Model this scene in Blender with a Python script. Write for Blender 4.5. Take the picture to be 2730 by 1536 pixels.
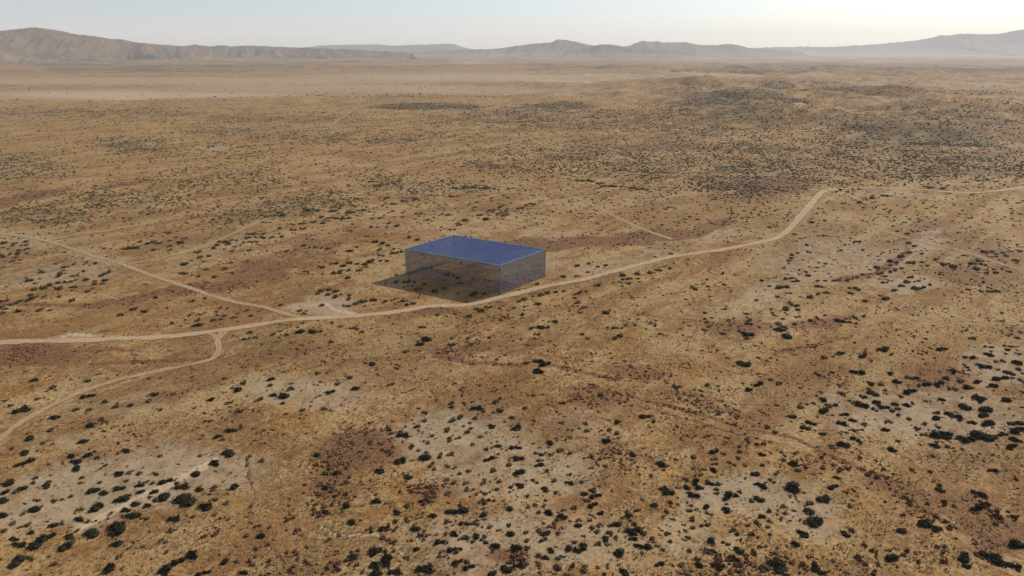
import bpy, math, random
import numpy as np

# ------------------------------------------------------------------ start clean
for o in list(bpy.data.objects):
    bpy.data.objects.remove(o)
SC = bpy.context.scene
COL = SC.collection
rng = np.random.default_rng(11)
random.seed(5)

# ------------------------------------------------------------------ camera
H_CAM = 80.0                      # drone height above the flat by the box, metres
F_PX, CX, CY = 1845.0, 1365.0, 768.0   # the photograph is 2730 x 1536
PITCH = math.radians(18.9)
cam = bpy.data.cameras.new('camera')
cam.sensor_width = 36.0
cam.lens = 36.0 * F_PX / 2730.0
cam.clip_start = 0.5
cam.clip_end = 200000
cam_o = bpy.data.objects.new('camera', cam)
cam_o.location = (0, 0, H_CAM)
cam_o.rotation_euler = (math.pi / 2 - PITCH, 0, 0)
COL.objects.link(cam_o)
SC.camera = cam_o

# ------------------------------------------------------------------ sky, sun, exposure
SUN_EL = math.radians(37.0)
SUN_AZ = math.radians(53.0)       # clockwise from straight ahead: ahead and to the right
world = bpy.data.worlds.new('World')
SC.world = world
world.use_nodes = True
wn = world.node_tree
wn.nodes.clear()
sky = wn.nodes.new('ShaderNodeTexSky')
sky.sky_type = 'NISHITA'
sky.sun_disc = False
sky.sun_elevation = SUN_EL
sky.sun_rotation = SUN_AZ
sky.altitude = 900
sky.air_density = 0.8
sky.dust_density = 2.2
sky.ozone_density = 1.0
bg = wn.nodes.new('ShaderNodeBackground')
bg.inputs['Strength'].default_value = 0.086
wo = wn.nodes.new('ShaderNodeOutputWorld')
wn.links.new(sky.outputs[0], bg.inputs['Color'])
wn.links.new(bg.outputs[0], wo.inputs['Surface'])

sun = bpy.data.lights.new('sun', 'SUN')
sun.energy = 4.9
sun.angle = math.radians(0.53)
sun.color = (1.0, 0.91, 0.76)
sun_o = bpy.data.objects.new('sun', sun)
sun_o.rotation_euler = (math.pi / 2 - SUN_EL, 0, -SUN_AZ + math.pi)   # lamp's +Z points to the sun
sun_o.location = (60, 40, 120)
COL.objects.link(sun_o)

SC.view_settings.view_transform = 'Standard'
SC.view_settings.look = 'None'
SC.view_settings.exposure = 0.66
SC.view_settings.gamma = 1.0
SC.view_settings.use_curve_mapping = False
SC.render.engine = 'CYCLES'
SC.cycles.use_denoising = True
SC.cycles.max_bounces = 6
SC.cycles.diffuse_bounces = 2
SC.cycles.transparent_max_bounces = 16
SC.cycles.volume_bounces = 1

HAZE_DENSITY = 5.2e-5
HAZE_ALBEDO = (0.78, 0.815, 0.87)
HAZE_ANISO = 0.08

# ------------------------------------------------------------------ camera geometry helpers (photo pixel <-> place)
_fw = np.array([0, math.cos(PITCH), -math.sin(PITCH)])
_up = np.array([0, math.sin(PITCH), math.cos(PITCH)])


def ground_at(px, py, height=None):
    """Point of the land seen at a photo pixel."""
    px = np.atleast_1d(np.asarray(px, float)); py = np.atleast_1d(np.asarray(py, float))
    u = (px - CX) / F_PX; v = (CY - py) / F_PX
    dx = u; dy = _fw[1] + _up[1] * v; dz = _fw[2] + _up[2] * v
    z = np.zeros_like(px)
    for _ in range(4):
        t = (H_CAM - z) / np.maximum(-dz, 1e-4)
        x, y = dx * t, dy * t
        if height is None:
            break
        r = np.hypot(x, y)
        z = np.where(r < 650, height(x, y), 0.0)
    return x, y


def photo_px(x, y, z=0.0):
    d1 = y * _fw[1] + (z - H_CAM) * _fw[2]
    d2 = y * _up[1] + (z - H_CAM) * _up[2]
    d1 = np.maximum(d1, 1e-3)
    return CX + F_PX * x / d1, CY - F_PX * d2 / d1


# ------------------------------------------------------------------ numpy noise
_perm = np.random.default_rng(3).permutation(4096)
_grad = np.random.default_rng(4).normal(size=(4096, 2))
_grad /= np.linalg.norm(_grad, axis=1)[:, None]


def noise2(x, y, seed=0):
    x = np.asarray(x, float) + seed * 37.31; y = np.asarray(y, float) - seed * 91.7
    xi = np.floor(x).astype(np.int64); yi = np.floor(y).astype(np.int64)
    fx = x - xi; fy = y - yi
    def g(ix, iy, ox, oy):
        h = _perm[(_perm[ix & 4095] + iy) & 4095]
        return _grad[h, 0] * ox + _grad[h, 1] * oy
    sx = fx * fx * fx * (fx * (fx * 6 - 15) + 10); sy = fy * fy * fy * (fy * (fy * 6 - 15) + 10)
    a = g(xi, yi, fx, fy); b = g(xi + 1, yi, fx - 1, fy)
    c = g(xi, yi + 1, fx, fy - 1); d = g(xi + 1, yi + 1, fx - 1, fy - 1)
    return 1.45 * ((a + (b - a) * sx) + ((c + (d - c) * sx) - (a + (b - a) * sx)) * sy)


def fbm(x, y, octaves=4, seed=0, gain=0.5):
    s, amp, k = 0.0, 1.0, 1.0
    for i in range(octaves):
        s = s + amp * noise2(x * k, y * k, seed + i * 5)
        amp *= gain; k *= 2.03
    return s


def ridged(x, y, octaves=3, seed=0):
    s, amp, k = 0.0, 1.0, 1.0
    for i in range(octaves):
        s = s + amp * (1 - np.abs(noise2(x * k, y * k, seed + i * 7)) * 1.6)
        amp *= 0.5; k *= 2.1
    return s / 1.75


def smooth(a, b, x):
    t = np.clip((x - a) / (b - a), 0, 1)
    return t * t * (3 - 2 * t)


BOX_XY = (-13.7, 246.8)


def land(x, y):
    """Height of the ground."""
    x = np.asarray(x, float); y = np.asarray(y, float)
    r = np.hypot(x, y)
    near = fbm(x / 46, y / 46, 3, 1) * 0.55 + fbm(x / 170, y / 170, 2, 9) * 1.1
    near = near * smooth(30, 75, np.hypot(x - BOX_XY[0], y - BOX_XY[1]))
    near = near * (1 - smooth(300, 900, r) * 0.6)
    mid = smooth(480, 950, r) * (1 - smooth(3500, 7000, r))
    right = smooth(-0.22, 0.30, x / np.maximum(y, 1.0))
    rough = (ridged(x / 210 + 0.3 * noise2(x / 90, y / 90, 31), y / 260, 3, 21) - 0.55) * 20.0
    rough += (ridged(x / 700, y / 520, 3, 25) - 0.55) * 30.0 * smooth(900, 1800, r)
    roll = fbm(x / 420, y / 330, 3, 27) * 4.0
    far = fbm(x / 1900, y / 1500, 3, 41) * 16 * smooth(2500, 8000, r)
    z = near + mid * (right * rough + (1 - right) * roll) + far
    fan = smooth(2600, 6000, r) * smooth(.02, -.30, x / np.maximum(y, 1.0)) * (1 - smooth(6500, 9000, r))
    z = z + fan * (12 + 8 * fbm(x / 500, y / 900, 3, 44))
    # knolls on the skyline of the middle distance
    for kx, ky, kr, kh in ((395, 1190, 130, 16), (470, 1650, 170, 14), (640, 1220, 140, 16), (330, 900, 90, 14), (560, 860, 90, 17), (690, 1010, 110, 14), (440, 760, 60, 8)):
        d = np.hypot(x - kx, (y - ky) * 0.8) / kr
        z = z + kh * np.exp(-d * d) * (0.75 + 0.5 * ridged(x / 60, y / 60, 2, 51))
    return z


# ------------------------------------------------------------------ object helpers
def tag(o, label=None, category=None, group=None, kind=None):
    if label: o['label'] = label
    if category: o['category'] = category
    if group: o['group'] = group
    if kind: o['kind'] = kind
    return o


def mesh_from(name, verts, faces, material=None, smooth_shade=False):
    """verts (n,3); faces: list of (m,k) int arrays, every face of one array has k corners."""
    if not isinstance(faces, (list, tuple)):
        faces = [faces]
    me = bpy.data.meshes.new(name)
    verts = np.ascontiguousarray(verts, np.float32)
    me.vertices.add(len(verts)); me.vertices.foreach_set('co', verts.ravel())
    idx = np.concatenate([f.ravel() for f in faces]).astype(np.int32)
    tot = np.concatenate([np.full(len(f), f.shape[1], np.int32) for f in faces])
    start = np.concatenate([[0], np.cumsum(tot)[:-1]]).astype(np.int32)
    me.loops.add(len(idx)); me.loops.foreach_set('vertex_index', idx)
    me.polygons.add(len(tot)); me.polygons.foreach_set('loop_start', start)
    me.polygons.foreach_set('loop_total', tot)
    me.polygons.foreach_set('use_smooth', np.full(len(tot), smooth_shade, bool))
    me.update(calc_edges=True)
    me.validate()
    if material: me.materials.append(material)
    return me


def link(name, data, parent=None):
    o = bpy.data.objects.new(name, data)
    COL.objects.link(o)
    if parent is not None: o.parent = parent
    return o


class NT:
    """Tiny wrapper round a material's node tree."""
    def __init__(self, name):
        self.m = bpy.data.materials.new(name); self.m.use_nodes = True
        self.t = self.m.node_tree; self.t.nodes.clear()
        self.out = self.t.nodes.new('ShaderNodeOutputMaterial')
    def n(self, kind, **kw):
        nd = self.t.nodes.new(kind)
        for k, v in kw.items(): setattr(nd, k, v)
        return nd
    def put(self, sock, v):
        if isinstance(v, bpy.types.NodeSocket): self.t.links.new(v, sock)
        elif v is not None: sock.default_value = v
    def math(self, op, a, b=None, c=None, clamp=False):
        nd = self.n('ShaderNodeMath', operation=op, use_clamp=clamp)
        for i, v in enumerate((a, b, c)):
            if v is not None: self.put(nd.inputs[i], v)
        return nd.outputs[0]
    def mapr(self, v, a, b, c=0.0, d=1.0, kind='SMOOTHSTEP'):
        nd = self.n('ShaderNodeMapRange', interpolation_type=kind)
        self.put(nd.inputs[0], v)
        for i, q in enumerate((a, b, c, d)): nd.inputs[i + 1].default_value = q
        return nd.outputs[0]
    def mix(self, f, a, b, mode='MIX'):
        nd = self.n('ShaderNodeMix', data_type='RGBA', blend_type=mode)
        self.put(nd.inputs[0], f); self.put(nd.inputs[6], a); self.put(nd.inputs[7], b)
        return nd.outputs[2]
    def noise(self, vec, scale, detail=3.0, rough=0.55, dist=0.0):
        nd = self.n('ShaderNodeTexNoise')
        self.put(nd.inputs['Vector'], vec); nd.inputs['Scale'].default_value = scale
        nd.inputs['Detail'].default_value = detail; nd.inputs['Roughness'].default_value = rough
        nd.inputs['Distortion'].default_value = dist
        return nd.outputs['Fac']
    def voro(self, vec, scale, rnd=1.0):
        nd = self.n('ShaderNodeTexVoronoi')
        self.put(nd.inputs['Vector'], vec); nd.inputs['Scale'].default_value = scale
        nd.inputs['Randomness'].default_value = rnd
        return nd.outputs['Distance'], nd.outputs['Color']
    def bsdf(self, color, rough=0.9, spec=0.15, normal=None):
        b = self.n('ShaderNodeBsdfPrincipled')
        self.put(b.inputs['Base Color'], color); self.put(b.inputs['Roughness'], rough)
        b.inputs['Specular IOR Level'].default_value = spec
        if normal is not None: self.put(b.inputs['Normal'], normal)
        return b.outputs[0]
    def bump(self, h, strength, dist):
        b = self.n('ShaderNodeBump'); self.put(b.inputs['Height'], h)
        b.inputs['Strength'].default_value = strength; b.inputs['Distance'].default_value = dist
        return b.outputs[0]
    def surf(self, s):
        self.t.links.new(s, self.out.inputs['Surface']); return self.m


def c(r, g, b): return (r, g, b, 1.0)


def pos_node(nt):
    return nt.n('ShaderNodeNewGeometry').outputs['Position']

# ------------------------------------------------------------------ soil zones
# (x, y, rx, ry, slope, strength) outlines of soil and growth as they lie in the photograph at 2576 px width
S26 = 2730.0 / 2576.0
PALE = [(250, 1230, 350, 95, -.22, 1), (560, 1180, 110, 60, -.15, .8), (120, 1110, 120, 30, -.1, .6), (290, 1020, 160, 30, -.08, .55), (770, 985, 200, 48, .05, .85),
        (1130, 1100, 190, 80, -.1, .95), (1290, 1180, 260, 110, 0, .8), (1310, 1360, 380, 95, 0, .75), (1010, 1330, 90, 40, 0, .4), (1450, 1080, 150, 60, 0, .55),
        (1880, 1240, 220, 55, -.05, .95), (1660, 1350, 230, 60, 0, .6), (2050, 1310, 110, 60, .1, .75), (2330, 1030, 330, 75, .05, .8), (2500, 920, 120, 60, 0, .8), (1760, 1130, 100, 30, 0, .4),
        (2080, 655, 260, 60, 0, .65), (2230, 660, 90, 45, -.3, .9), (2280, 712, 90, 22, -.05, 1), (1920, 735, 90, 40, -.3, .7), (1900, 790, 200, 40, 0, .5), (820, 770, 110, 28, 0, 1), (210, 850, 80, 10, -.05, 1),
        (150, 700, 190, 35, -.05, .7), (80, 605, 130, 25, .1, .7), (250, 650, 120, 20, .2, .6), (560, 640, 200, 30, -.3, .35), (1380, 590, 90, 25, 0, .6), (1480, 620, 120, 20, 0, .2), (1100, 560, 280, 40, 0, .45),
        (1350, 680, 120, 40, -.2, .6), (1560, 660, 200, 30, -.2, .65), (1750, 590, 170, 25, -.1, .6), (2200, 490, 220, 20, 0, .5), (2330, 610, 60, 30, -.5, .8), (540, 375, 70, 12, 0, .7), (60, 430, 100, 14, 0, .5),
        (700, 430, 300, 30, 0, .25), (1100, 480, 300, 30, 0, .35), (1030, 690, 180, 40, 0, .35), (500, 205, 700, 12, 0, 1.1), (350, 238, 520, 14, 0, 1.3), (900, 225, 600, 12, 0, 1.1), (1250, 195, 560, 12, 0, 1.2), (1750, 197, 360, 9, 0, 1.1), (2050, 150, 420, 9, 0, .9), (2450, 140, 240, 12, 0, .9),
        (1250, 157, 160, 4, 0, .9), (1450, 235, 300, 8, 0, .5), (2100, 222, 200, 6, 0, .9), (2450, 222, 200, 8, 0, .7), (1500, 130, 500, 5, 0, .6)]
RUSSET = [(1440, 610, 190, 15, -.05, 1.5), (1600, 597, 120, 17, -.1, 1.6), (1740, 574, 130, 10, -.25, 1.2), (60, 893, 130, 28, 0, 1.5), (240, 880, 150, 9, 0, .7), (340, 752, 160, 10, -.2, 1.4), (520, 725, 110, 11, -.15, 1.4), (640, 690, 130, 35, -.2, .7), (770, 640, 100, 50, -.2, .6),
          (900, 1130, 110, 60, 0, .9), (870, 1220, 100, 50, 0, .5), (700, 900, 150, 30, 0, .35), (1180, 885, 140, 26, -.1, .65), (1330, 870, 90, 20, -.4, .6), (1600, 940, 110, 26, .1, .7), (1500, 1010, 140, 30, .2, .5), (1760, 1010, 150, 26, .3, .55), (1400, 1080, 100, 30, 0, .5), (1560, 1140, 120, 40, .2, .5),
          (1950, 470, 120, 26, 0, .9), (1880, 500, 120, 16, 0, .6), (1100, 785, 80, 10, 0, .9), (1300, 790, 200, 18, -.15, .45), (1850, 820, 130, 26, 0, .7), (2060, 805, 120, 14, -.1, .8), (2260, 640, 70, 50, -1.2, .45), (2420, 690, 110, 30, .1, .6), (2520, 640, 90, 20, 0, .5), (2350, 930, 160, 25, .1, .5), (2050, 940, 120, 30, 0, .35),
          (2230, 1210, 140, 35, .2, .6), (2400, 1260, 160, 45, .1, .6), (2500, 1340, 130, 60, 0, .7), (1950, 1430, 160, 35, 0, .45), (1270, 1400, 60, 25, 0, .6), (1100, 1240, 100, 30, 0, .5), (580, 1060, 80, 40, -.2, .6), (420, 1000, 60, 20, 0, .5), (650, 1350, 60, 45, .4, .5), (330, 1370, 120, 18, -.2, .5),
          (60, 500, 150, 18, -.2, .8), (330, 462, 90, 6, -.15, .9), (560, 435, 130, 8, 0, .4), (250, 420, 200, 10, 0, .35), (420, 540, 200, 20, 0, .3), (1000, 500, 130, 14, -.1, .5), (1300, 530, 160, 16, 0, .5), (1230, 420, 40, 8, 0, .9), (700, 300, 260, 10, 0, .55), (1150, 300, 120, 6, 0, .55), (1650, 370, 220, 12, 0, .6),
          (2150, 250, 260, 8, .05, .8), (2450, 262, 150, 8, 0, .7), (420, 290, 200, 6, 0, .45), (1480, 350, 260, 12, 0, .4), (2130, 430, 160, 10, 0, .35)]
GOLD = [(640, 1290, 140, 110, .2, .8), (300, 1420, 300, 40, 0, .7), (2190, 1270, 130, 60, .2, 1), (2300, 1190, 220, 60, .2, .6), (2330, 860, 300, 60, 0, .6), (1750, 930, 300, 60, 0, .5), (450, 1070, 200, 40, 0, .5), (300, 790, 300, 40, -.15, .6), (450, 690, 100, 40, 0, .5), (1850, 520, 180, 40, 0, .9), (2200, 520, 140, 26, 0, .9),
        (1650, 545, 160, 26, .2, .7), (1250, 445, 300, 26, 0, .6), (400, 400, 320, 26, 0, .6), (700, 360, 320, 30, 0, .6), (400, 320, 400, 20, 0, .5), (1900, 690, 120, 26, -.2, .5), (1380, 840, 260, 26, 0, .3), (1000, 850, 250, 26, 0, .3), (1500, 320, 250, 12, 0, .5), (750, 1050, 150, 50, 0, .5), (2050, 880, 200, 40, 0, .5)]
SCRUB = [(330, 365, 130, 26, 0, .55), (50, 425, 130, 40, 0, .5), (110, 540, 160, 26, 0, .5), (300, 500, 180, 30, 0, .45), (560, 450, 200, 40, -.05, .35), (480, 375, 260, 26, 0, .35), (720, 525, 220, 36, -.15, .45), (1130, 470, 120, 16, 0, .6), (1000, 465, 100, 30, .2, .4),
         (1830, 460, 150, 40, .1, .6), (1600, 400, 420, 55, 0, .5), (2100, 400, 480, 66, 0, .62), (2450, 420, 240, 45, 0, .7), (2300, 330, 320, 50, 0, .62), (1800, 310, 320, 40, 0, .6), (1400, 300, 380, 34, 0, .5), (2200, 240, 520, 24, 0, .55), (1060, 268, 130, 7, 0, 1.2), (1170, 270, 80, 5, 0, .9), (1400, 266, 110, 8, .02, .9), (1330, 275, 60, 5, 0, .7), (1850, 272, 210, 16, 0, 1.1), (1960, 240, 90, 12, 0, 1), (2380, 360, 160, 20, 0, .9),
         (250, 285, 320, 20, 0, .4), (900, 345, 320, 20, 0, .45), (560, 330, 120, 12, 0, .5), (600, 300, 500, 20, 0, .2), (1000, 240, 300, 6, 0, .3), (350, 172, 560, 14, 0, .75), (150, 155, 400, 12, 0, .8), (700, 158, 300, 10, 0, .7), (1000, 148, 160, 5, 0, 1.1), (1550, 168, 460, 10, 0, .6), (2000, 180, 480, 12, 0, .65), (2400, 182, 360, 14, 0, .7), (1100, 165, 300, 6, 0, .5), (2400, 235, 200, 6, 0, .5), (2250, 170, 300, 6, 0, .6), (1350, 175, 120, 5, 0, .6)]  # bands on the far right plain also put grey haze into the colour


def zone(table, px, py, soft=0.55):
    out = np.zeros_like(px)
    for ex, ey, rx, ry, k, s in table:
        dx = px - ex * S26; dy = (py - ey * S26) - k * dx
        q = np.hypot(dx / (rx * S26), dy / (ry * S26))
        out = np.maximum(out, s * (1 - smooth(1 - soft, 1 + soft * .7, q)))
    return out


def line_zone(lines, px, py):
    """Worn footpaths and dry rills: soft bands along a polyline (half width in photo px)."""
    out = np.zeros_like(px)
    for pts, w, s in lines:
        P = np.array(pts, float) * S26
        best = np.full(px.shape, 1e9)
        for a, b in zip(P[:-1], P[1:]):
            d = b - a; L = (d * d).sum()
            t = np.clip(((px - a[0]) * d[0] + (py - a[1]) * d[1]) / L, 0, 1)
            best = np.minimum(best, np.hypot(px - a[0] - t * d[0], py - a[1] - t * d[1]))
        out = np.maximum(out, 1.35 * s * (1 - smooth(w * .6, w * 1.7, best)))
    return out


PALE_LINES = [([(200, 1325), (330, 1262), (450, 1205), (540, 1158)], 9, 1.25), ([(810, 1322), (850, 1342), (955, 1340)], 3, 1.2), ([(1650, 1300), (1780, 1275), (2000, 1265), (2150, 1275)], 8, .5), ([(150, 850), (175, 842), (230, 844)], 4, 1.2), ([(820, 762), (850, 782), (905, 792)], 4, 1.2),
              ([(740, 770), (830, 757)], 10, .9), ([(1080, 897), (1120, 900), (1160, 915)], 6, .8), ([(640, 1130), (655, 1230)], 3, .3)]
RUSSET_LINES = [([(225, 915), (380, 908), (560, 893)], 3.5, 1), ([(1090, 897), (1180, 917), (1310, 928)], 3.5, .9), ([(1480, 975), (1700, 1030), (1880, 1075), (2000, 1100), (2150, 1165), (2300, 1260), (2420, 1330)], 4, .85), ([(1480, 992), (1690, 1050), (1860, 1090), (1980, 1120)], 3, .6),
                ([(1330, 905), (1450, 940), (1560, 960)], 4, .8), ([(1950, 885), (2060, 862), (2140, 845)], 3.5, .9), ([(620, 1150), (640, 1240), (625, 1300), (655, 1330), (700, 1390), (735, 1440)], 3.5, .6), ([(700, 935), (900, 905), (960, 900)], 3, .5), ([(2310, 1130), (2420, 1290), (2560, 1400)], 5, .5),
                ([(0, 770), (230, 768), (450, 722), (620, 700)], 5, .5), ([(1680, 598), (1760, 590), (1830, 550)], 5, .9), ([(2120, 700), (2190, 690), (2280, 640), (2290, 590)], 8, .6), ([(1080, 770), (1250, 758), (1400, 722), (1560, 690)], 6, .4)]

# ------------------------------------------------------------------ the land as one sheet, finer towards the middle
ring = [0.0, 20, 40, 55, 66, 74]
while ring[-1] < 420: ring.append(ring[-1] + max(0.5, ring[-1] * 0.0062))
while ring[-1] < 24000: ring.append(ring[-1] * 1.0125)
ring = np.array(ring)
az = np.concatenate([np.linspace(-52, 52, 521), np.linspace(52, 308, 72)[1:-1]]) * math.pi / 180
NA, NR = len(az), len(ring)
RR, AA = np.meshgrid(ring, az, indexing='ij')
GX, GY = RR * np.sin(AA), RR * np.cos(AA)
GZ = land(GX, GY)
gi = np.arange(NR * NA).reshape(NR, NA)
gj = np.roll(gi, -1, axis=1)
quads = np.stack([gi[:-1], gj[:-1], gj[1:], gi[1:]], -1).reshape(-1, 4)


def soil_at(x, y):
    vis = y > 10
    px, py = photo_px(np.where(vis, x, 0), np.where(vis, y, 10))
    # ragged outlines: shift the sample point by noise that lives on the ground
    r = np.hypot(x, y)
    sc = np.clip(r / 9, 9, 400)
    lvl = np.log2(sc)
    wob = noise2(x / 14, y / 14, 71) * (1 - smooth(300, 700, r)) + noise2(x / 120, y / 120, 72) * smooth(200, 800, r)
    wob2 = noise2(x / 6, y / 6, 73) * (1 - smooth(200, 500, r)) + noise2(x / 50, y / 50, 74) * smooth(150, 500, r)
    px2 = px + wob * 34 + wob2 * 16
    amp = np.clip((py - 140) / 600, 0.03, 1) * .6
    py2 = py + (wob2 * 13 + wob * 12) * amp
    pale = np.maximum(zone(PALE, px2, py2), line_zone(PALE_LINES, px + wob2 * 5, py + wob * 4))
    rus = np.maximum(zone(RUSSET, px2, py2), line_zone(RUSSET_LINES, px + wob2 * 6, py + wob * 4))
    gold = zone(GOLD, px2, py2)
    scrub = zone(SCRUB, px2, py2)
    return [np.where(vis, m, 0.2) for m in (pale, rus, gold, scrub)]


def ground_material():
    nt = NT('dry_ground')
    p = pos_node(nt)
    def at(name):
        a = nt.n('ShaderNodeAttribute', attribute_name=name); return a.outputs['Fac']
    n_grain = nt.noise(p, 1.5, 4.0, 0.7)          # tussocks
    n_fine = nt.noise(p, 5.0, 3.0, 0.72)
    n_mid = nt.noise(p, 0.22, 5.0, 0.66, 0.6)
    n_ten = nt.noise(p, 0.07, 5.0, 0.66, 0.8)
    n_big = nt.noise(p, 0.022, 5.0, 0.64, 0.6)
    n_huge = nt.noise(p, 0.0055, 5.0, 0.64, 0.5)
    col = nt.mix(nt.mapr(n_mid, .38, .62), c(.172, .086, .022), c(.244, .150, .060))
    col = nt.mix(nt.math('MULTIPLY', nt.mapr(n_ten, .51, .60), .7), col, c(.272, .190, .090))
    col = nt.mix(nt.math('MULTIPLY', nt.mapr(n_ten, .48, .39), .6), col, c(.122, .058, .016))
    col = nt.mix(nt.math('MULTIPLY', nt.mapr(n_big, .52, .60), .65), col, c(.260, .182, .086))
    col = nt.mix(nt.math('MULTIPLY', nt.mapr(n_big, .48, .39), .55), col, c(.130, .066, .019))
    col = nt.mix(nt.math('MULTIPLY', nt.mapr(n_huge, .49, .41), .5), col, c(.12, .074, .04))
    n_two = nt.noise(p, .55, 3.0, .7)
    col = nt.mix(nt.math('MULTIPLY', nt.mapr(n_two, .48, .36), .65), col, c(.092, .048, .015))
    col = nt.mix(nt.math('MULTIPLY', nt.mapr(n_two, .53, .66), .65), col, c(.255, .180, .096))
    # streaks along the drainage, from lower left to upper right
    mp = nt.n('ShaderNodeMapping', vector_type='TEXTURE'); nt.put(mp.inputs['Vector'], p)
    mp.inputs['Rotation'].default_value = (0, 0, math.radians(50)); mp.inputs['Scale'].default_value = (5, 1, 1)
    n_st = nt.noise(mp.outputs[0], .075, 5.0, .62, .5)
    col = nt.mix(nt.math('MULTIPLY', nt.mapr(n_st, .48, .40), .65), col, c(.116, .052, .016))
    col = nt.mix(nt.math('MULTIPLY', nt.mapr(n_st, .53, .61), .6), col, c(.262, .184, .088))
    # golden grass
    g = nt.mapr(nt.math('ADD', at('gold'), nt.math('MULTIPLY', nt.math('SUBTRACT', n_mid, .5), 1.4)), .25, .85)
    col = nt.mix(nt.math('MULTIPLY', g, .6), col, c(.180, .100, .032))
    # bare pale clay
    pp = nt.math('ADD', at('pale'), nt.math('ADD', nt.math('MULTIPLY', nt.math('SUBTRACT', n_mid, .5), 1.3), nt.math('MULTIPLY', nt.math('SUBTRACT', n_ten, .5), 1.2)))
    pl = nt.mapr(pp, .12, 1.05)
    clay = nt.mix(nt.mapr(n_mid, .35, .65), c(.185, .138, .090), c(.238, .184, .125))
    clay = nt.mix(nt.mapr(at('pale'), 1.0, 1.6), clay, c(.32, .25, .172))
    col = nt.mix(nt.math('MULTIPLY', pl, .9), col, clay)
    # russet growth
    rr = nt.math('ADD', nt.math('MULTIPLY', at('russet'), 1.35), nt.math('ADD', nt.math('MULTIPLY', nt.math('SUBTRACT', n_mid, .5), 1.9), nt.math('MULTIPLY', nt.math('SUBTRACT', n_grain, .5), 1.4)))
    r = nt.mapr(rr, .45, 1.0)
    col = nt.mix(nt.math('MULTIPLY', r, .92), col, nt.mix(nt.mapr(n_grain, .42, .6), c(.068, .029, .016), c(.135, .062, .028)))
    # tussock grain: light straw tips and dark gaps
    rough_ground = nt.math('SUBTRACT', 1.0, nt.math('MULTIPLY', pl, .6))
    dark = nt.math('MULTIPLY', nt.mapr(n_grain, .54, .38), rough_ground)
    col = nt.mix(nt.math('MULTIPLY', dark, .72), col, c(.062, .036, .017))
    light = nt.math('MULTIPLY', nt.mapr(n_fine, .53, .68), rough_ground)
    col = nt.mix(nt.math('MULTIPLY', light, .75), col, c(.305, .218, .130))
    # small dead plants, seen as flecks
    d, _ = nt.voro(p, .62)
    fleck = nt.math('MULTIPLY', nt.mapr(d, .26, .14), nt.mapr(nt.math('ADD', n_ten, nt.math('MULTIPLY', at('russet'), .18)), .48, .6))
    col = nt.mix(nt.math('MULTIPLY', fleck, .8), col, c(.045, .024, .015))
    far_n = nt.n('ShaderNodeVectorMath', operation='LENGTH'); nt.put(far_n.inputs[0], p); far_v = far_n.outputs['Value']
    # low grey scrub too far to tell apart, plus far-right haze painted as colour
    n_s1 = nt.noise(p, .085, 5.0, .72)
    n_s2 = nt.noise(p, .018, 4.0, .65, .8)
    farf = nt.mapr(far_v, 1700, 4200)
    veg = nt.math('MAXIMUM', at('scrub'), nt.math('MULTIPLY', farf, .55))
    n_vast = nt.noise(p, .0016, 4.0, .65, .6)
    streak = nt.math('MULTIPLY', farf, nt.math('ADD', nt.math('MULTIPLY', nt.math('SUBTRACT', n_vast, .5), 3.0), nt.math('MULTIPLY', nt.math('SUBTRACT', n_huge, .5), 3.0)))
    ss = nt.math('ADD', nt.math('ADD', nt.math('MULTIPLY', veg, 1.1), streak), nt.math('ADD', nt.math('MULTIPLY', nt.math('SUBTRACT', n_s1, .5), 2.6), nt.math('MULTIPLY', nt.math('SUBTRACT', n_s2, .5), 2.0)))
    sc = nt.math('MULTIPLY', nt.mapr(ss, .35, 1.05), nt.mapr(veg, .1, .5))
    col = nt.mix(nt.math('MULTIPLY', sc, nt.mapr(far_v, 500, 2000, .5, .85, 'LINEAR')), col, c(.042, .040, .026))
    h = nt.math('ADD', nt.math('MULTIPLY', n_grain, .45), nt.math('MULTIPLY', n_mid, 1.2))
    h = nt.math('MULTIPLY', h, rough_ground)
    h = nt.math('ADD', h, nt.math('MULTIPLY', n_s1, nt.math('MULTIPLY', at('scrub'), 3.0)))
    return nt.surf(nt.bsdf(col, .95, .08, nt.bump(h, .8, .55)))


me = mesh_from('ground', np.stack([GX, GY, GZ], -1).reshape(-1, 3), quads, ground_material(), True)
for nm, v in zip(('pale', 'russet', 'gold', 'scrub'), soil_at(GX.ravel(), GY.ravel())):
    a = me.attributes.new(nm, 'FLOAT', 'POINT')
    a.data.foreach_set('value', np.ascontiguousarray(v, np.float32))
tag(link('ground', me), kind='structure')


def ground_z(x, y):
    """Height of the ground sheet itself (its facets), not of the function it was made from."""
    x = np.asarray(x, float); y = np.asarray(y, float)
    r = np.hypot(x, y); a = np.arctan2(x, y)
    i = np.clip(np.searchsorted(ring, r) - 1, 0, NR - 2); fr = (r - ring[i]) / (ring[i + 1] - ring[i])
    fa = np.clip((a - az[0]) / (az[1] - az[0]), 0, 519.999); j = fa.astype(int); fa = fa - j
    z = (GZ[i, j] * (1 - fr) + GZ[i + 1, j] * fr) * (1 - fa) + (GZ[i, j + 1] * (1 - fr) + GZ[i + 1, j + 1] * fr) * fa
    return z


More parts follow.
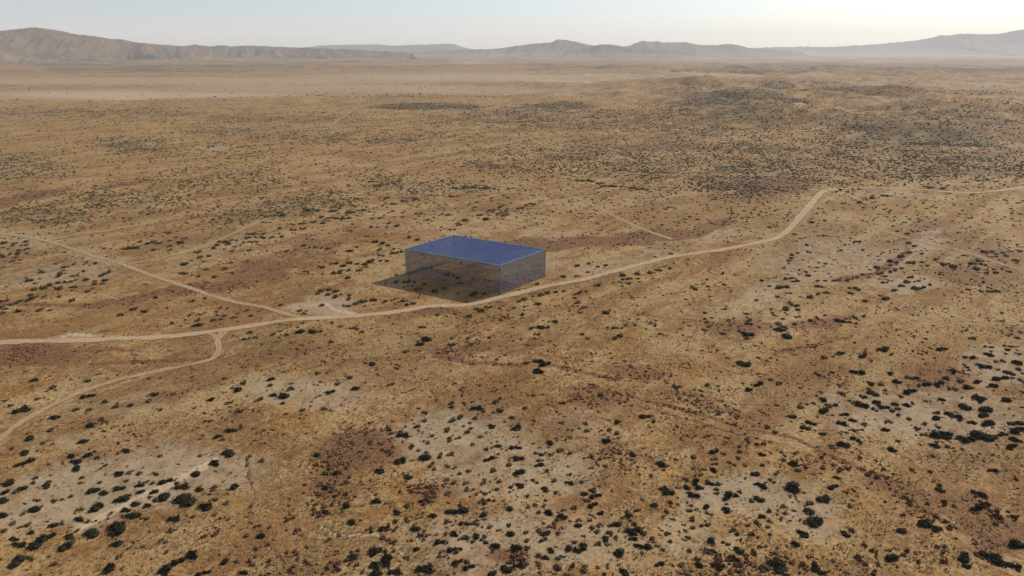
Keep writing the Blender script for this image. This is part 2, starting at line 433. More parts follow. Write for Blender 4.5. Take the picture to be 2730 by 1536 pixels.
# ------------------------------------------------------------------ dirt roads and tracks
def track_material(name, base, rut, crown, edge):
    nt = NT(name)
    p = pos_node(nt)
    a = nt.n('ShaderNodeAttribute', attribute_name='across')
    u = a.outputs['Fac']                                   # 0 at the middle, 1 at the edge
    n1 = nt.noise(p, .5, 4, .65); n2 = nt.noise(p, 4.0, 3, .7); n3 = nt.noise(p, .12, 3, .6)
    col = nt.mix(nt.mapr(n1, .35, .65), base, rut)
    ruts = nt.math('MULTIPLY', nt.mapr(nt.math('ABSOLUTE', nt.math('SUBTRACT', u, .42)), .2, .05), .7)
    col = nt.mix(ruts, col, rut)
    mid = nt.math('MULTIPLY', nt.mapr(nt.math('ADD', u, nt.math('MULTIPLY', nt.math('SUBTRACT', n1, .5), .5)), .22, .05), crown)
    col = nt.mix(mid, col, c(0.135, 0.094, 0.052))
    col = nt.mix(nt.math('MULTIPLY', nt.mapr(n2, .58, .42), .3), col, c(0.130, 0.094, 0.062))
    fade = nt.math('ADD', u, nt.math('ADD', nt.math('MULTIPLY', nt.math('SUBTRACT', n1, .5), 1.5), nt.math('MULTIPLY', nt.math('SUBTRACT', n3, .5), 1.2)))
    mask = nt.mapr(fade, edge, 1.0, 1.0, 0.0)
    tr = nt.n('ShaderNodeBsdfTransparent').outputs[0]
    mx = nt.n('ShaderNodeMixShader')
    nt.put(mx.inputs[0], mask); nt.put(mx.inputs[1], tr); nt.put(mx.inputs[2], nt.bsdf(col, .95, .08, nt.bump(n2, .4, .1)))
    return nt.surf(mx.outputs[0])


TRACK_PTS = []


def track(name, pts, width, material, level, step=1.6, keep=True):
    P = np.array(pts, float) * S26
    wx, wy = ground_at(P[:, 0], P[:, 1], land)
    Q = np.stack([wx, wy], -1)
    W = np.array(width if isinstance(width, (list, tuple)) else [width] * len(Q), float)
    out, ww = [], []
    E = np.concatenate([[2 * Q[0] - Q[1]], Q, [2 * Q[-1] - Q[-2]]])
    for i in range(len(Q) - 1):
        p0, p1, p2, p3 = E[i:i + 4]
        L = np.linalg.norm(p2 - p1); m = max(2, int(L / max(step, np.linalg.norm(p1) * .006)))
        # centripetal spline, so uneven spacing does not loop
        t0 = 0; t1 = t0 + np.linalg.norm(p1 - p0) ** .5; t2 = t1 + np.linalg.norm(p2 - p1) ** .5; t3 = t2 + np.linalg.norm(p3 - p2) ** .5
        t = np.linspace(t1, t2, m, endpoint=False)[:, None]
        a1 = (t1 - t) / (t1 - t0) * p0 + (t - t0) / (t1 - t0) * p1
        a2 = (t2 - t) / (t2 - t1) * p1 + (t - t1) / (t2 - t1) * p2
        a3 = (t3 - t) / (t3 - t2) * p2 + (t - t2) / (t3 - t2) * p3
        b1 = (t2 - t) / (t2 - t0) * a1 + (t - t0) / (t2 - t0) * a2
        b2 = (t3 - t) / (t3 - t1) * a2 + (t - t1) / (t3 - t1) * a3
        out.append((t2 - t) / (t2 - t1) * b1 + (t - t1) / (t2 - t1) * b2)
        ww.append(W[i] + (W[i + 1] - W[i]) * np.linspace(0, 1, m, endpoint=False))
    C = np.concatenate(out + [Q[-1:]]); ww = np.concatenate(ww + [W[-1:]])
    T = np.gradient(C, axis=0); T /= np.linalg.norm(T, axis=1)[:, None]
    N = np.stack([-T[:, 1], T[:, 0]], -1)
    s = np.concatenate([[0], np.cumsum(np.linalg.norm(np.diff(C, axis=0), axis=1))])
    C = C + N * (noise2(s / 14, s * 0, 3 + level) * .35)[:, None]
    lat = np.linspace(-1, 1, 9)
    X = C[:, None, 0] + N[:, None, 0] * lat * ww[:, None] / 2
    Y = C[:, None, 1] + N[:, None, 1] * lat * ww[:, None] / 2
    Z = ground_z(X, Y) + 0.05 + 0.012 * level + np.hypot(X, Y) * 0.00012
    n = len(C); ii = np.arange(n * 9).reshape(n, 9)
    f = np.stack([ii[:-1, :-1], ii[:-1, 1:], ii[1:, 1:], ii[1:, :-1]], -1).reshape(-1, 4)[:, ::-1]
    m = mesh_from(name, np.stack([X, Y, Z], -1).reshape(-1, 3), f, material, True)
    a = m.attributes.new('across', 'FLOAT', 'POINT')
    a.data.foreach_set('value', np.ascontiguousarray(np.broadcast_to(np.abs(lat), X.shape).ravel(), np.float32))
    tag(link(name, m), kind='structure')
    if keep: TRACK_PTS.append(np.concatenate([C, ww[:, None]], 1))


ROAD_M = track_material('packed_road_dirt', c(.250, .178, .108), c(.305, .225, .145), .25, .5)
TRACK_M = track_material('worn_track_dirt', c(.232, .158, .088), c(.285, .205, .125), .7, .4)
FAINT_M = track_material('faint_track_dirt', c(.220, .150, .082), c(.265, .190, .115), .5, .34)
track('dirt_road', [(-70, 862), (0, 862), (200, 857), (400, 848), (550, 832), (680, 812), (760, 803), (900, 795), (1000, 785), (1080, 771), (1180, 767), (1260, 749), (1370, 722), (1470, 703), (1600, 668), (1700, 645), (1800, 631), (1900, 612), (1950, 600), (1978, 583), (2003, 557), (2032, 524), (2055, 497), (2074, 481), (2110, 476), (2200, 473), (2300, 476), (2400, 484), (2480, 484), (2576, 472), (2660, 467)],
      [4.2] * 20 + [5, 5.4, 5, 4.6, 4, 4.5, 4.5, 4.5, 4.5, 5, 5], ROAD_M, 3)
track('side_track', [(-60, 580), (0, 587), (100, 603), (200, 632), (300, 663), (400, 700), (500, 733), (570, 755), (650, 770), (750, 798)], 2.8, TRACK_M, 2)
track('side_track', [(322, 664), (400, 650), (480, 630), (560, 600), (620, 572), (670, 550)], 3.0, FAINT_M, 1)
track('side_track', [(560, 833), (548, 860), (550, 885), (533, 903), (480, 918), (380, 938), (300, 955), (220, 980), (130, 1020), (50, 1065), (0, 1105), (-70, 1155)], 2.4, TRACK_M, 2)
track('side_track', [(512, 836), (536, 842), (548, 858)], 2.2, TRACK_M, 1)
track('side_track', [(605, 823), (572, 832), (553, 850)], 2.2, TRACK_M, 0)
track('side_track', [(168, 965), (157, 988), (143, 1012)], 1.8, FAINT_M, 1)
track('side_track', [(1330, 462), (1420, 487), (1500, 520), (1560, 550), (1620, 578), (1690, 602)], 3.0, FAINT_M, 1)
track('side_track', [(2030, 540), (2150, 562), (2270, 596), (2390, 626)], 2.6, FAINT_M, 1)
track('side_track', [(2370, 618), (2450, 640), (2530, 668), (2620, 695)], 2.6, FAINT_M, 0)
track('side_track', [(905, 240), (907, 256), (880, 284), (838, 312), (830, 320), (850, 327)], 4.5, FAINT_M, 1)
track('side_track', [(1480, 432), (1700, 440), (1900, 441), (2100, 446)], 2.4, FAINT_M, 0)

# ------------------------------------------------------------------ the ranges on the horizon
def rock_material(name, a, b, dark, foot=None):
    nt = NT(name)
    p = pos_node(nt)
    n1 = nt.noise(p, .004, 5, .62, .6); n2 = nt.noise(p, .022, 4, .65)
    col = nt.mix(nt.mapr(n1, .4, .62), a, b)
    col = nt.mix(nt.math('MULTIPLY', nt.mapr(n2, .5, .66), .6), col, dark)
    if foot:                                     # grey scrub and sand on the fans at the foot of the slope
        sep = nt.n('ShaderNodeSeparateXYZ'); nt.put(sep.inputs[0], p)
        hgt = nt.math('ADD', sep.outputs['Z'], nt.math('MULTIPLY', nt.math('SUBTRACT', n1, .5), 120))
        fan = nt.mix(nt.mapr(nt.noise(p, .006, 5, .7), .42, .6), foot[0], foot[1])
        col = nt.mix(nt.mapr(hgt, 95, 30), col, fan)
    return nt.surf(nt.bsdf(col, .95, .05, nt.bump(n2, .8, 25)))


def mountain_range(name, crest, dist, spread, gully, gl, material, seed, back=1.0, slant=0.5, power=1.25, rows=90, top=0.0):
    """A real ridge: its crest passes through the skyline points at the given distance, its flanks run down under the plain."""
    cr = np.array(crest, float)
    d = np.array(dist if isinstance(dist, (list, tuple)) else [dist, dist], float)
    D0 = np.interp(np.linspace(0, 1, len(cr)), np.linspace(0, 1, len(d)), d)
    n = 520
    pxs = np.linspace(cr[0, 0], cr[-1, 0], n)
    pys = np.interp(pxs, cr[:, 0], cr[:, 1]) + 1.1 * fbm(pxs / 13, pxs * 0, 3, seed); D = np.interp(pxs, cr[:, 0], D0)
    u = (pxs - CX) / F_PX; v = (CY - pys) / F_PX
    dy = _fw[1] + _up[1] * v; dz = _fw[2] + _up[2] * v
    X = u / dy * D; Y = D; Zc = H_CAM + dz / dy * D
    base = -30.0
    s = np.concatenate([[0], np.cumsum(np.hypot(np.diff(X), np.diff(Y)))])
    t = np.concatenate([np.linspace(-1, 0, 26), np.linspace(0, 1, rows)[1:]])
    S, T = np.meshgrid(s, t); HC = np.maximum(np.broadcast_to(Zc, S.shape) - base, 5)
    wid = spread * (0.35 + 0.65 * HC / HC.max())
    off = np.where(T < 0, -T * wid * back, -T * wid)          # behind / in front of the crest
    prof = (1 - np.abs(T)) ** power
    if top: prof = np.where(np.abs(T) < top, 1.0, ((1 - np.abs(T)) / (1 - top)).clip(0, 1) ** power)
    wob = noise2(S / gl * .6, T * 2.2, seed) * .8
    g = ridged(S / gl + slant * T * wid / gl + wob, T * 1.1, 3, seed + 3)
    g2 = ridged(S / gl * 3.1 + slant * 2 * T * wid / gl, T * 3, 2, seed + 8)
    env = np.minimum(np.abs(T) * (4.5 + 3 * power), 1) * (1 - np.abs(T)) ** (.2 + .9 * power)
    Z = base + HC * np.clip(prof - env * gully * (1 - g) - env * gully * .3 * (1 - g2), 0, 1.0)
    Z = Z - np.where(np.abs(T) > .98, 20, 0)
    PX = np.broadcast_to(X, S.shape); PY = np.broadcast_to(Y, S.shape) + off
    m, k = S.shape; ii = np.arange(m * k).reshape(m, k)
    f = np.stack([ii[:-1, :-1], ii[:-1, 1:], ii[1:, 1:], ii[1:, :-1]], -1).reshape(-1, 4)[:, ::-1]
    return tag(link(name, mesh_from(name, np.stack([PX, PY, Z], -1).reshape(-1, 3), f, material, True)), kind='structure')


BROWN = rock_material('brown_hillside', c(.105, .074, .048), c(.066, .048, .034), c(.030, .029, .026), (c(.050, .046, .034), c(.12, .085, .052)))
GREYR = rock_material('far_hillside', c(.060, .050, .042), c(.046, .040, .036), c(.030, .029, .028), (c(.075, .062, .046), c(.125, .092, .062)))
mountain_range('mountain_ridge', [(-520, 128), (-330, 108), (-200, 98), (-60, 90), (0, 83), (50, 77), (93, 73), (150, 80), (200, 91), (260, 98), (300, 104), (330, 106), (360, 113), (420, 118), (490, 123), (520, 119), (560, 124), (590, 120), (615, 124), (660, 121), (700, 123), (760, 126), (820, 128), (900, 131), (1000, 135), (1100, 140)],
               [4600, 7400], 3000, .8, 420, BROWN, 5, slant=-.4, power=1.75)
mountain_range('mesa', [(640, 134), (760, 126), (800, 127), (860, 121), (910, 120), (1000, 118), (1040, 122), (1100, 120), (1160, 118), (1190, 117), (1212, 118), (1232, 126), (1260, 131), (1300, 135), (1350, 139)], 13500, 3200, .35, 900, GREYR, 15, power=1.8, top=.05)
mountain_range('mountain', [(1100, 140), (1180, 136), (1240, 132), (1300, 131), (1340, 128), (1400, 119), (1440, 115), (1470, 113), (1487, 105), (1510, 107), (1530, 110), (1570, 120), (1600, 124), (1650, 127), (1690, 131), (1760, 135), (1840, 140)], 10500, 3200, .55, 620, GREYR, 25, power=2.0)
mountain_range('mountain', [(1500, 140), (1550, 132), (1575, 125), (1600, 119), (1620, 118), (1640, 120), (1660, 125), (1700, 130), (1780, 134), (1850, 140)], 9300, 2000, .55, 380, GREYR, 29, power=1.9)
mountain_range('mountain', [(1560, 140), (1620, 131), (1650, 126), (1680, 121), (1695, 115), (1710, 109), (1740, 111), (1750, 109), (1770, 114), (1790, 113), (1830, 113), (1870, 120), (1910, 121), (1935, 118), (1950, 117), (1975, 122), (2000, 129), (2060, 132), (2140, 139)], 11500, 3400, .55, 640, GREYR, 35, power=2.0)
mountain_range('mountain_ridge', [(1880, 136), (1940, 130), (2000, 128), (2060, 126), (2100, 126), (2150, 124), (2200, 126), (2270, 122), (2340, 118), (2390, 113), (2440, 108), (2490, 100), (2505, 94), (2530, 95), (2560, 90), (2600, 91), (2660, 91), (2680, 87), (2710, 81), (2740, 78), (2800, 70), (2950, 66), (3150, 80), (3400, 120)], [17000, 13500], 4200, .45, 900, GREYR, 45, power=1.7)

# ------------------------------------------------------------------ the translucent blue box by the road
def panel_material(name, color, alpha, rough=.5):
    nt = NT(name)
    tr = nt.n('ShaderNodeBsdfTransparent').outputs[0]
    mx = nt.n('ShaderNodeMixShader'); mx.inputs[0].default_value = alpha
    nt.put(mx.inputs[1], tr); nt.put(mx.inputs[2], nt.bsdf(color, rough, .1))
    return nt.surf(mx.outputs[0])


BLUE_TOP = panel_material('blue_tinted_sheet', c(.002, .032, .125), .68)
GREY_SIDE = panel_material('smoky_tinted_sheet', c(.042, .070, .130), .45)
ntc = NT('cyan_edge_paint'); CYAN = ntc.surf(ntc.bsdf(c(.07, .26, .36), .5, .2))
F2 = np.array([-4.0, 226.3]); L2 = np.array([-39.7, 247.3]); R2 = np.array([12.35, 246.4]); B2 = L2 + R2 - F2
corners = [F2, R2, B2, L2]; BOX_H = 10.65
ctr = sum(corners) / 4
z0 = float(ground_z(ctr[0], ctr[1])) + 0.02
box = link('translucent_box', None); box.location = (ctr[0], ctr[1], z0)
tag(box, 'translucent blue box with thin cyan edges standing beside the dirt road', 'box')


def prism(a, b, w):
    """Square bar from a to b."""
    a = np.array(a, float); b = np.array(b, float); d = b - a; d /= np.linalg.norm(d)
    h = np.array([0, 0, 1.0]) if abs(d[2]) < .9 else np.array([1.0, 0, 0])
    s = np.cross(d, h); s /= np.linalg.norm(s); u = np.cross(s, d)
    ring_ = [(-1, -1), (1, -1), (1, 1), (-1, 1)]
    v = [p + (s * i + u * j) * w / 2 for p in (a, b) for i, j in ring_]
    f = [[0, 1, 5, 4], [1, 2, 6, 5], [2, 3, 7, 6], [3, 0, 4, 7], [3, 2, 1, 0], [4, 5, 6, 7]]
    return np.array(v), np.array(f)


def slab(p, q, z_a, z_b, th):
    """Thin upright sheet between plan points p and q."""
    p = np.array(p); q = np.array(q); d = (q - p) / np.linalg.norm(q - p); n = np.array([-d[1], d[0]]) * th / 2
    pl = [p - n, q - n, q + n, p + n]
    v = [(*k, z) for z in (z_a, z_b) for k in pl]
    f = [[3, 2, 1, 0], [4, 5, 6, 7], [0, 1, 5, 4], [1, 2, 6, 5], [2, 3, 7, 6], [3, 0, 4, 7]]
    return np.array(v), np.array(f)


def one_sheet(v4):
    """A single-walled sheet (4 corners): light crosses it once."""
    return np.array(v4), np.array([[0, 1, 2, 3]])


rel = [k - ctr for k in corners]
for i in range(4):
    a_, b_ = rel[i], rel[(i + 1) % 4]
    d_ = (b_ - a_) / np.linalg.norm(b_ - a_)
    a2, b2 = a_ + d_ * .12, b_ - d_ * .12
    v, f = one_sheet([(*a2, .02), (*b2, .02), (*b2, BOX_H - .12), (*a2, BOX_H - .12)])
    link('side_panel', mesh_from('side_panel', v, f, GREY_SIDE), box)
    k = .5 * (d_ * 1)
    v, f = prism((*a_ + d_ * .11, BOX_H), (*b_ - d_ * .11, BOX_H), .17); link('edge', mesh_from('edge', v, f, CYAN), box)
    v, f = prism((*a_, -.3), (*a_, BOX_H + .11), .17); link('edge', mesh_from('edge', v, f, CYAN), box)
v, f = one_sheet([(*k * .997, BOX_H) for k in rel])
link('top_panel', mesh_from('top_panel', v, f, BLUE_TOP), box)

# ------------------------------------------------------------------ plants
def leaf_material(name, a, b, tip=None):
    nt = NT(name)
    p = nt.n('ShaderNodeTexCoord').outputs['Object']
    oi = nt.n('ShaderNodeObjectInfo').outputs['Random']
    n1 = nt.noise(p, 5.0, 2, .6)
    col = nt.mix(nt.mapr(n1, .35, .65), a, b)
    col = nt.mix(nt.math('MULTIPLY', oi, .5), col, tip or b)
    return nt.surf(nt.bsdf(col, .9, .02))


def patch_leaf_material(name, a, b):
    nt = NT(name)
    p = pos_node(nt)
    col = nt.mix(nt.mapr(nt.noise(p, .9, 2, .6), .35, .65), a, b)
    return nt.surf(nt.bsdf(col, .9, .02))


GREEN = leaf_material('creosote_leaf', c(.010, .011, .007), c(.021, .021, .011), c(.015, .016, .010))
TWIG = leaf_material('grey_twig', c(.075, .055, .04), c(.11, .085, .06))
GREEN_FAR = patch_leaf_material('creosote_leaf_far', c(.024, .023, .012), c(.056, .047, .024))
OLIVE_FAR = patch_leaf_material('olive_scrub_leaf', c(.038, .036, .020), c(.085, .072, .038))
RUST = leaf_material('russet_twig', c(.085, .040, .024), c(.15, .075, .038), c(.11, .065, .04))
RUST_FAR = patch_leaf_material('russet_twig_far', c(.085, .040, .024), c(.16, .085, .042))
STRAW = patch_leaf_material('straw_blade', c(.17, .105, .045), c(.25, .175, .085))


def ico(level):
    t = (1 + 5 ** .5) / 2
    v = [(-1, t, 0), (1, t, 0), (-1, -t, 0), (1, -t, 0), (0, -1, t), (0, 1, t), (0, -1, -t), (0, 1, -t), (t, 0, -1), (t, 0, 1), (-t, 0, -1), (-t, 0, 1)]
    f = [(0, 11, 5), (0, 5, 1), (0, 1, 7), (0, 7, 10), (0, 10, 11), (1, 5, 9), (5, 11, 4), (11, 10, 2), (10, 7, 6), (7, 1, 8), (3, 9, 4), (3, 4, 2), (3, 2, 6), (3, 6, 8), (3, 8, 9), (4, 9, 5), (2, 4, 11), (6, 2, 10), (8, 6, 7), (9, 8, 1)]
    v = [np.array(k) / np.linalg.norm(k) for k in v]
    for _ in range(level):
        mid, g = {}, []
        def m(a, b):
            k = (min(a, b), max(a, b))
            if k not in mid:
                q = v[a] + v[b]; v.append(q / np.linalg.norm(q)); mid[k] = len(v) - 1
            return mid[k]
        for a, b, d in f:
            x, y, z = m(a, b), m(b, d), m(d, a)
            g += [(a, x, z), (b, y, x), (d, z, y), (x, y, z)]
        f = g
    return np.array(v), np.array(f)


def crown_mesh(seed, sprays, flat, core_level=1, spread=1.0, most=6):
    """Unit-wide plant crown (diameter about 1): several leafy lobes with ragged upright sprays, gaps between."""
    r = np.random.default_rng(seed)
    V, Fc, nv = [], [], 0
    iv, jf = ico(core_level)
    lobes = r.integers(min(3, most - 1), most)
    cs = []
    for k in range(lobes):
        a = r.uniform(0, 2 * math.pi); d = r.uniform(.12, .36) if k else .05
        rad = r.uniform(.12, .24)
        cs.append((math.cos(a) * d * 1.15, math.sin(a) * d * .85, rad))
        q = iv * (1 + r.normal(0, .14, (len(iv), 1))) * [rad, rad, rad * flat] + [cs[-1][0], cs[-1][1], rad * flat * .62]
        q[:, 2] = np.maximum(q[:, 2], .015)
        V.append(q); Fc.append(jf + nv); nv += len(q)
    for k in range(sprays):
        cx, cy, rad = cs[r.integers(0, lobes)]
        a = r.uniform(0, 2 * math.pi); el = r.uniform(.05, 1.35)
        d = np.array([math.cos(a) * math.cos(el), math.sin(a) * math.cos(el), math.sin(el) * flat])
        root = np.array([cx, cy, rad * flat * .5]) + d * rad * r.uniform(.45, .95)
        tip = root + d / np.linalg.norm(d) * r.uniform(.08, .22) * spread + [0, 0, r.uniform(0, .06)]
        s = np.cross(d, r.normal(size=3)); s = s / np.linalg.norm(s) * r.uniform(.018, .042)
        m = (root + tip) / 2
        V.append(np.array([root, m + s, tip, m - s])); nv += 4
        Fc.append(np.array([[nv - 4, nv - 3, nv - 2], [nv - 4, nv - 2, nv - 1]]))
    v = np.concatenate(V); v[:, 2] = np.maximum(v[:, 2], .0)
    return v, np.concatenate(Fc)


def stem_mesh(seed, n=9, flat=.9):
    r = np.random.default_rng(seed)
    V, Fc, nv = [], [], 0
    for k in range(n):
        a = r.uniform(0, 2 * math.pi); ln = r.uniform(.3, .56)
        lean = r.uniform(.45, 1.0)
        p0 = np.array([math.cos(a) * .03, math.sin(a) * .03, -.06])
        p1 = p0 + np.array([math.cos(a) * lean * ln * .55, math.sin(a) * lean * ln * .55, ln * .35 * flat + .06])
        p2 = p0 + np.array([math.cos(a + .3) * lean * ln, math.sin(a + .3) * lean * ln, ln * .62 * flat + .06])
        s = np.array([-math.sin(a), math.cos(a), 0])
        up = np.array([0, 0, 1.0])
        for q, w in ((p0, .016), (p1, .011), (p2, .004)):
            V.append(np.array([q + s * w, q - s * w * .5 + up * w * .8, q - s * w * .5 - up * w * .8]))
        for b in (0, 3):
            for i in range(3):
                j = (i + 1) % 3
                Fc.append(np.array([[nv + b + i, nv + b + j, nv + b + 3 + j], [nv + b + i, nv + b + 3 + j, nv + b + 3 + i]]))
        nv += 9
    return np.concatenate(V), np.concatenate(Fc)


CROWN_V = [crown_mesh(100 + i, 150, .95 + .06 * (i % 3)) for i in range(10)]
CROWNS = [mesh_from('crown', v, f, GREEN) for v, f in CROWN_V]
STEMS = [mesh_from('stem', *stem_mesh(300 + i), TWIG) for i in range(5)]


def dome_mesh(seed, n):
    """A small plant far off: an uneven low dome with a notched outline."""
    r = np.random.default_rng(seed)
    a = np.arange(n) / n * 2 * math.pi + r.uniform(-.2, .2, n)
    r1 = r.uniform(.32, .58, n); r2 = r1 * r.uniform(.6, .95, n)
    v = np.concatenate([np.stack([np.cos(a) * r1, np.sin(a) * r1, r.uniform(0, .08, n)], -1), np.stack([np.cos(a + .3) * r2, np.sin(a + .3) * r2, r.uniform(.28, .62, n)], -1), [[r.normal(0, .08), r.normal(0, .08), .55]]])
    i = np.arange(n); j = (i + 1) % n
    f = np.concatenate([np.stack([i, j, n + j], -1), np.stack([i, n + j, n + i], -1), np.stack([n + i, n + j, np.full(n, 2 * n)], -1)])
    return v, f


FAR_V = [dome_mesh(500 + i, 6) for i in range(9)]
RUST_V = [crown_mesh(700 + i, 46, 1.0, 0, 1.4) for i in range(7)]
RUSTS = [mesh_from('russet_shrub', v, f, RUST) for v, f in RUST_V]
RUST_FAR_V = [crown_mesh(800 + i, 7, .9, 0, 1.3) for i in range(4)]
RUST_FAR_V = [(v[:12 * 3 + 0], f[(f < 36).all(1)]) for v, f in RUST_FAR_V]


def scatter(name, templates, x, y, size, hscale, material, label, category, sink=.02):
    """Many plants too small to pick apart: one object of real geometry."""
    VV, FF, nv = [], [], 0
    z = ground_z(x, y)
    rr = np.random.default_rng(len(x))
    which = rr.integers(0, len(templates), len(x))
    rot = rr.uniform(0, 2 * math.pi, len(x)); st = rr.uniform(.8, 1.25, len(x))
    for k, (v, f) in enumerate(templates):
        m = which == k
        if not m.any(): continue
        ca, sa = np.cos(rot[m])[:, None], np.sin(rot[m])[:, None]
        s = size[m][:, None]; sx = s * st[m][:, None]
        X = (v[:, 0] * ca * sx - v[:, 1] * sa * s) + x[m][:, None]
        Y = (v[:, 0] * sa * sx + v[:, 1] * ca * s) + y[m][:, None]
        Z = v[:, 2] * s * hscale[m][:, None] + z[m][:, None] - sink
        VV.append(np.stack([X, Y, Z], -1).reshape(-1, 3))
        FF.append((f[None] + (np.arange(m.sum()) * len(v))[:, None, None]).reshape(-1, f.shape[1]) + nv)
        nv += len(VV[-1])
    o = link(name, mesh_from(name, np.concatenate(VV), np.concatenate(FF), material))
    return tag(o, label, category, None, 'stuff')


# ---- dark bushes: where each stands in the photograph (x, y, width in its pixels)
LOOK_A = [
    (195,257,70), (538,260,48), (320,308,50), (313,370,55), (222,372,45), (28,383,35), (80,408,45), (150,430,85), (538,352,62), (645,385,50), (712,407,48), (800,410,50), (910,380,48), (980,435,38),
    (470,434,50), (545,436,50), (935,342,55), (903,248,35), (338,482,68), (620,500,50), (548,535,70), (315,557,46), (185,605,65), (70,530,35), (1295,370,58), (1460,444,50), (1180,428,30), (1400,395,35),
    (1478,274,50), (1450,312,60), (1368,246,40), (1575,375,50), (1270,505,40), (1400,562,60), (1455,550,50), (1310,606,55), (150,700,62), (150,760,80), (510,627,70), (760,683,58), (718,640,30), (438,718,58),
    (530,714,65), (595,728,45), (455,748,75), (470,792,75), (632,780,45), (718,827,68), (850,820,50), (805,812,35), (215,848,45), (207,877,45), (298,874,50), (280,902,60), (62,877,70), (20,888,40),
    (500,850,42), (488,882,35), (605,878,40), (775,867,40), (845,895,62), (888,873,40), (930,880,40), (950,825,45), (1018,868,65), (1075,882,35), (1125,895,80), (1188,820,68), (1312,758,75), (1388,702,85),
    (1210,718,48), (1430,900,58), (1218,925,55), (125,918,70), (95,935,50), (25,940,60), (20,983,65), (575,927,75), (635,940,65), (712,918,60), (858,934,55), (935,936,58), (1005,953,90), (1128,985,135),
    (735,978,100), (775,963,50), (945,985,45), (908,970,35), (1245,1028,95), (1312,982,42), (1385,995,50), (325,992,45), (230,985,45), (380,982,35), (430,965,45), (600,1020,95), (830,1012,62), (775,1047,60),
    (905,1020,60), (820,1078,80), (760,1078,40), (885,1095,50), (1075,1095,65), (205,1035,80), (30,1080,75), (485,1045,50), (480,1098,65), (80,1122,50), (185,1125,50), (330,1138,60), (125,1152,35), (195,1185,60),
    (300,1205,95), (420,1200,65), (560,1188,92), (718,1148,130), (25,1175,50), (95,1222,60), (110,1257,65), (220,1268,85), (410,1262,90), (443,1242,50), (100,1360,90), (182,1340,45), (310,1380,45), (670,1398,95),
    (705,1255,70), (1040,1170,50), (1178,1315,90), (1055,1370,95), (1010,1425,60), (1365,1358,65), (1480,1425,60), (1240,1425,60), (1580,1200,60), (1500,1198,45), (1570,1140,40), (10,1345,25),
]
LOOK_B = [
    (3,735,45), (48,252,60), (48,290,50), (165,310,50), (170,278,35), (55,347,65), (140,357,75), (122,400,50), (250,436,48), (373,432,45), (405,333,55), (345,355,30), (458,285,45), (455,257,25),
    (530,242,50), (568,306,62), (333,210,40), (782,282,40), (668,156,52), (873,84,45), (948,38,60), (1150,40,48), (1270,38,42), (1060,380,25), (1145,398,42), (1155,417,50), (1228,393,42), (1315,424,62),
    (1420,390,50), (1350,446,50), (1448,440,50), (985,457,45), (990,508,42), (935,540,42), (770,552,48), (1590,432,40), (835,572,50), (870,588,65), (775,580,40), (788,612,30), (655,634,48), (1150,503,50),
    (1200,480,50), (1255,516,40), (1300,480,45), (1268,547,40), (1250,573,45), (1120,558,50), (1035,595,45), (1135,605,50), (1140,625,40), (1190,608,40), (1320,600,42), (1388,537,58), (1505,483,42), (1555,533,75),
    (1540,665,52), (1430,657,52), (1005,635,38), (910,650,42), (1270,652,42), (735,680,40), (760,690,50), (795,668,35), (780,708,50), (900,675,30), (945,683,38), (998,697,35), (850,742,88), (910,745,22),
    (985,728,80), (1083,716,50), (1140,703,48), (1378,738,58), (1435,708,30), (1545,735,58), (1365,677,35), (1028,772,48), (1045,798,38), (1128,780,40), (1255,808,45), (1168,788,35), (1398,795,50), (1505,773,42),
    (1555,817,75), (330,705,55), (708,810,65), (450,822,55), (400,823,40), (495,878,50), (350,883,45), (385,912,55), (255,893,35), (600,876,32), (885,843,55), (455,955,45), (885,905,38), (1030,902,48),
    (1115,860,42), (1103,888,35), (1238,886,40), (1235,920,38), (1350,875,50), (1425,922,40), (1350,945,40), (1300,950,28), (1258,968,32), (1125,943,45), (1020,940,38), (955,938,35), (1385,988,42), (675,993,70),
    (510,1022,60), (370,1055,58), (885,1020,48), (1000,985,60), (1030,970,45), (1500,905,40), (1560,898,60), (1500,1042,55), (1178,1055,90), (1338,1078,52), (1032,1083,60), (810,1060,55), (885,1112,45), (805,1115,50),
    (1118,1115,48), (1232,1125,55), (1285,1122,40), (1350,1100,35), (540,1112,65), (750,1152,65), (808,1162,45), (928,1160,68), (660,1165,50), (465,1195,40), (1495,1137,42), (1170,1190,60), (1220,1217,50), (1300,1200,60),
    (1350,1235,48), (1345,1200,35), (1280,1240,35), (1515,1195,60), (1412,1265,70), (1055,1247,65), (945,1283,52), (795,1238,48), (1170,1282,60), (1390,1305,32), (1380,1152,38), (1435,1170,32), (690,1290,90), (680,1315,60),
    (750,1295,40), (795,1300,35), (560,1330,90), (760,1350,110), (690,1378,90), (875,1338,50), (1195,1358,65), (1240,1358,40), (1258,1388,58), (1180,1387,50), (1010,1395,95), (1172,1428,35), (820,1415,70), (670,1430,100),
    (1480,1400,70), (1500,1362,50), (1400,1430,60), (1575,1325,50), (1570,1378,60), (1560,1278,90), (435,1423,32),
]
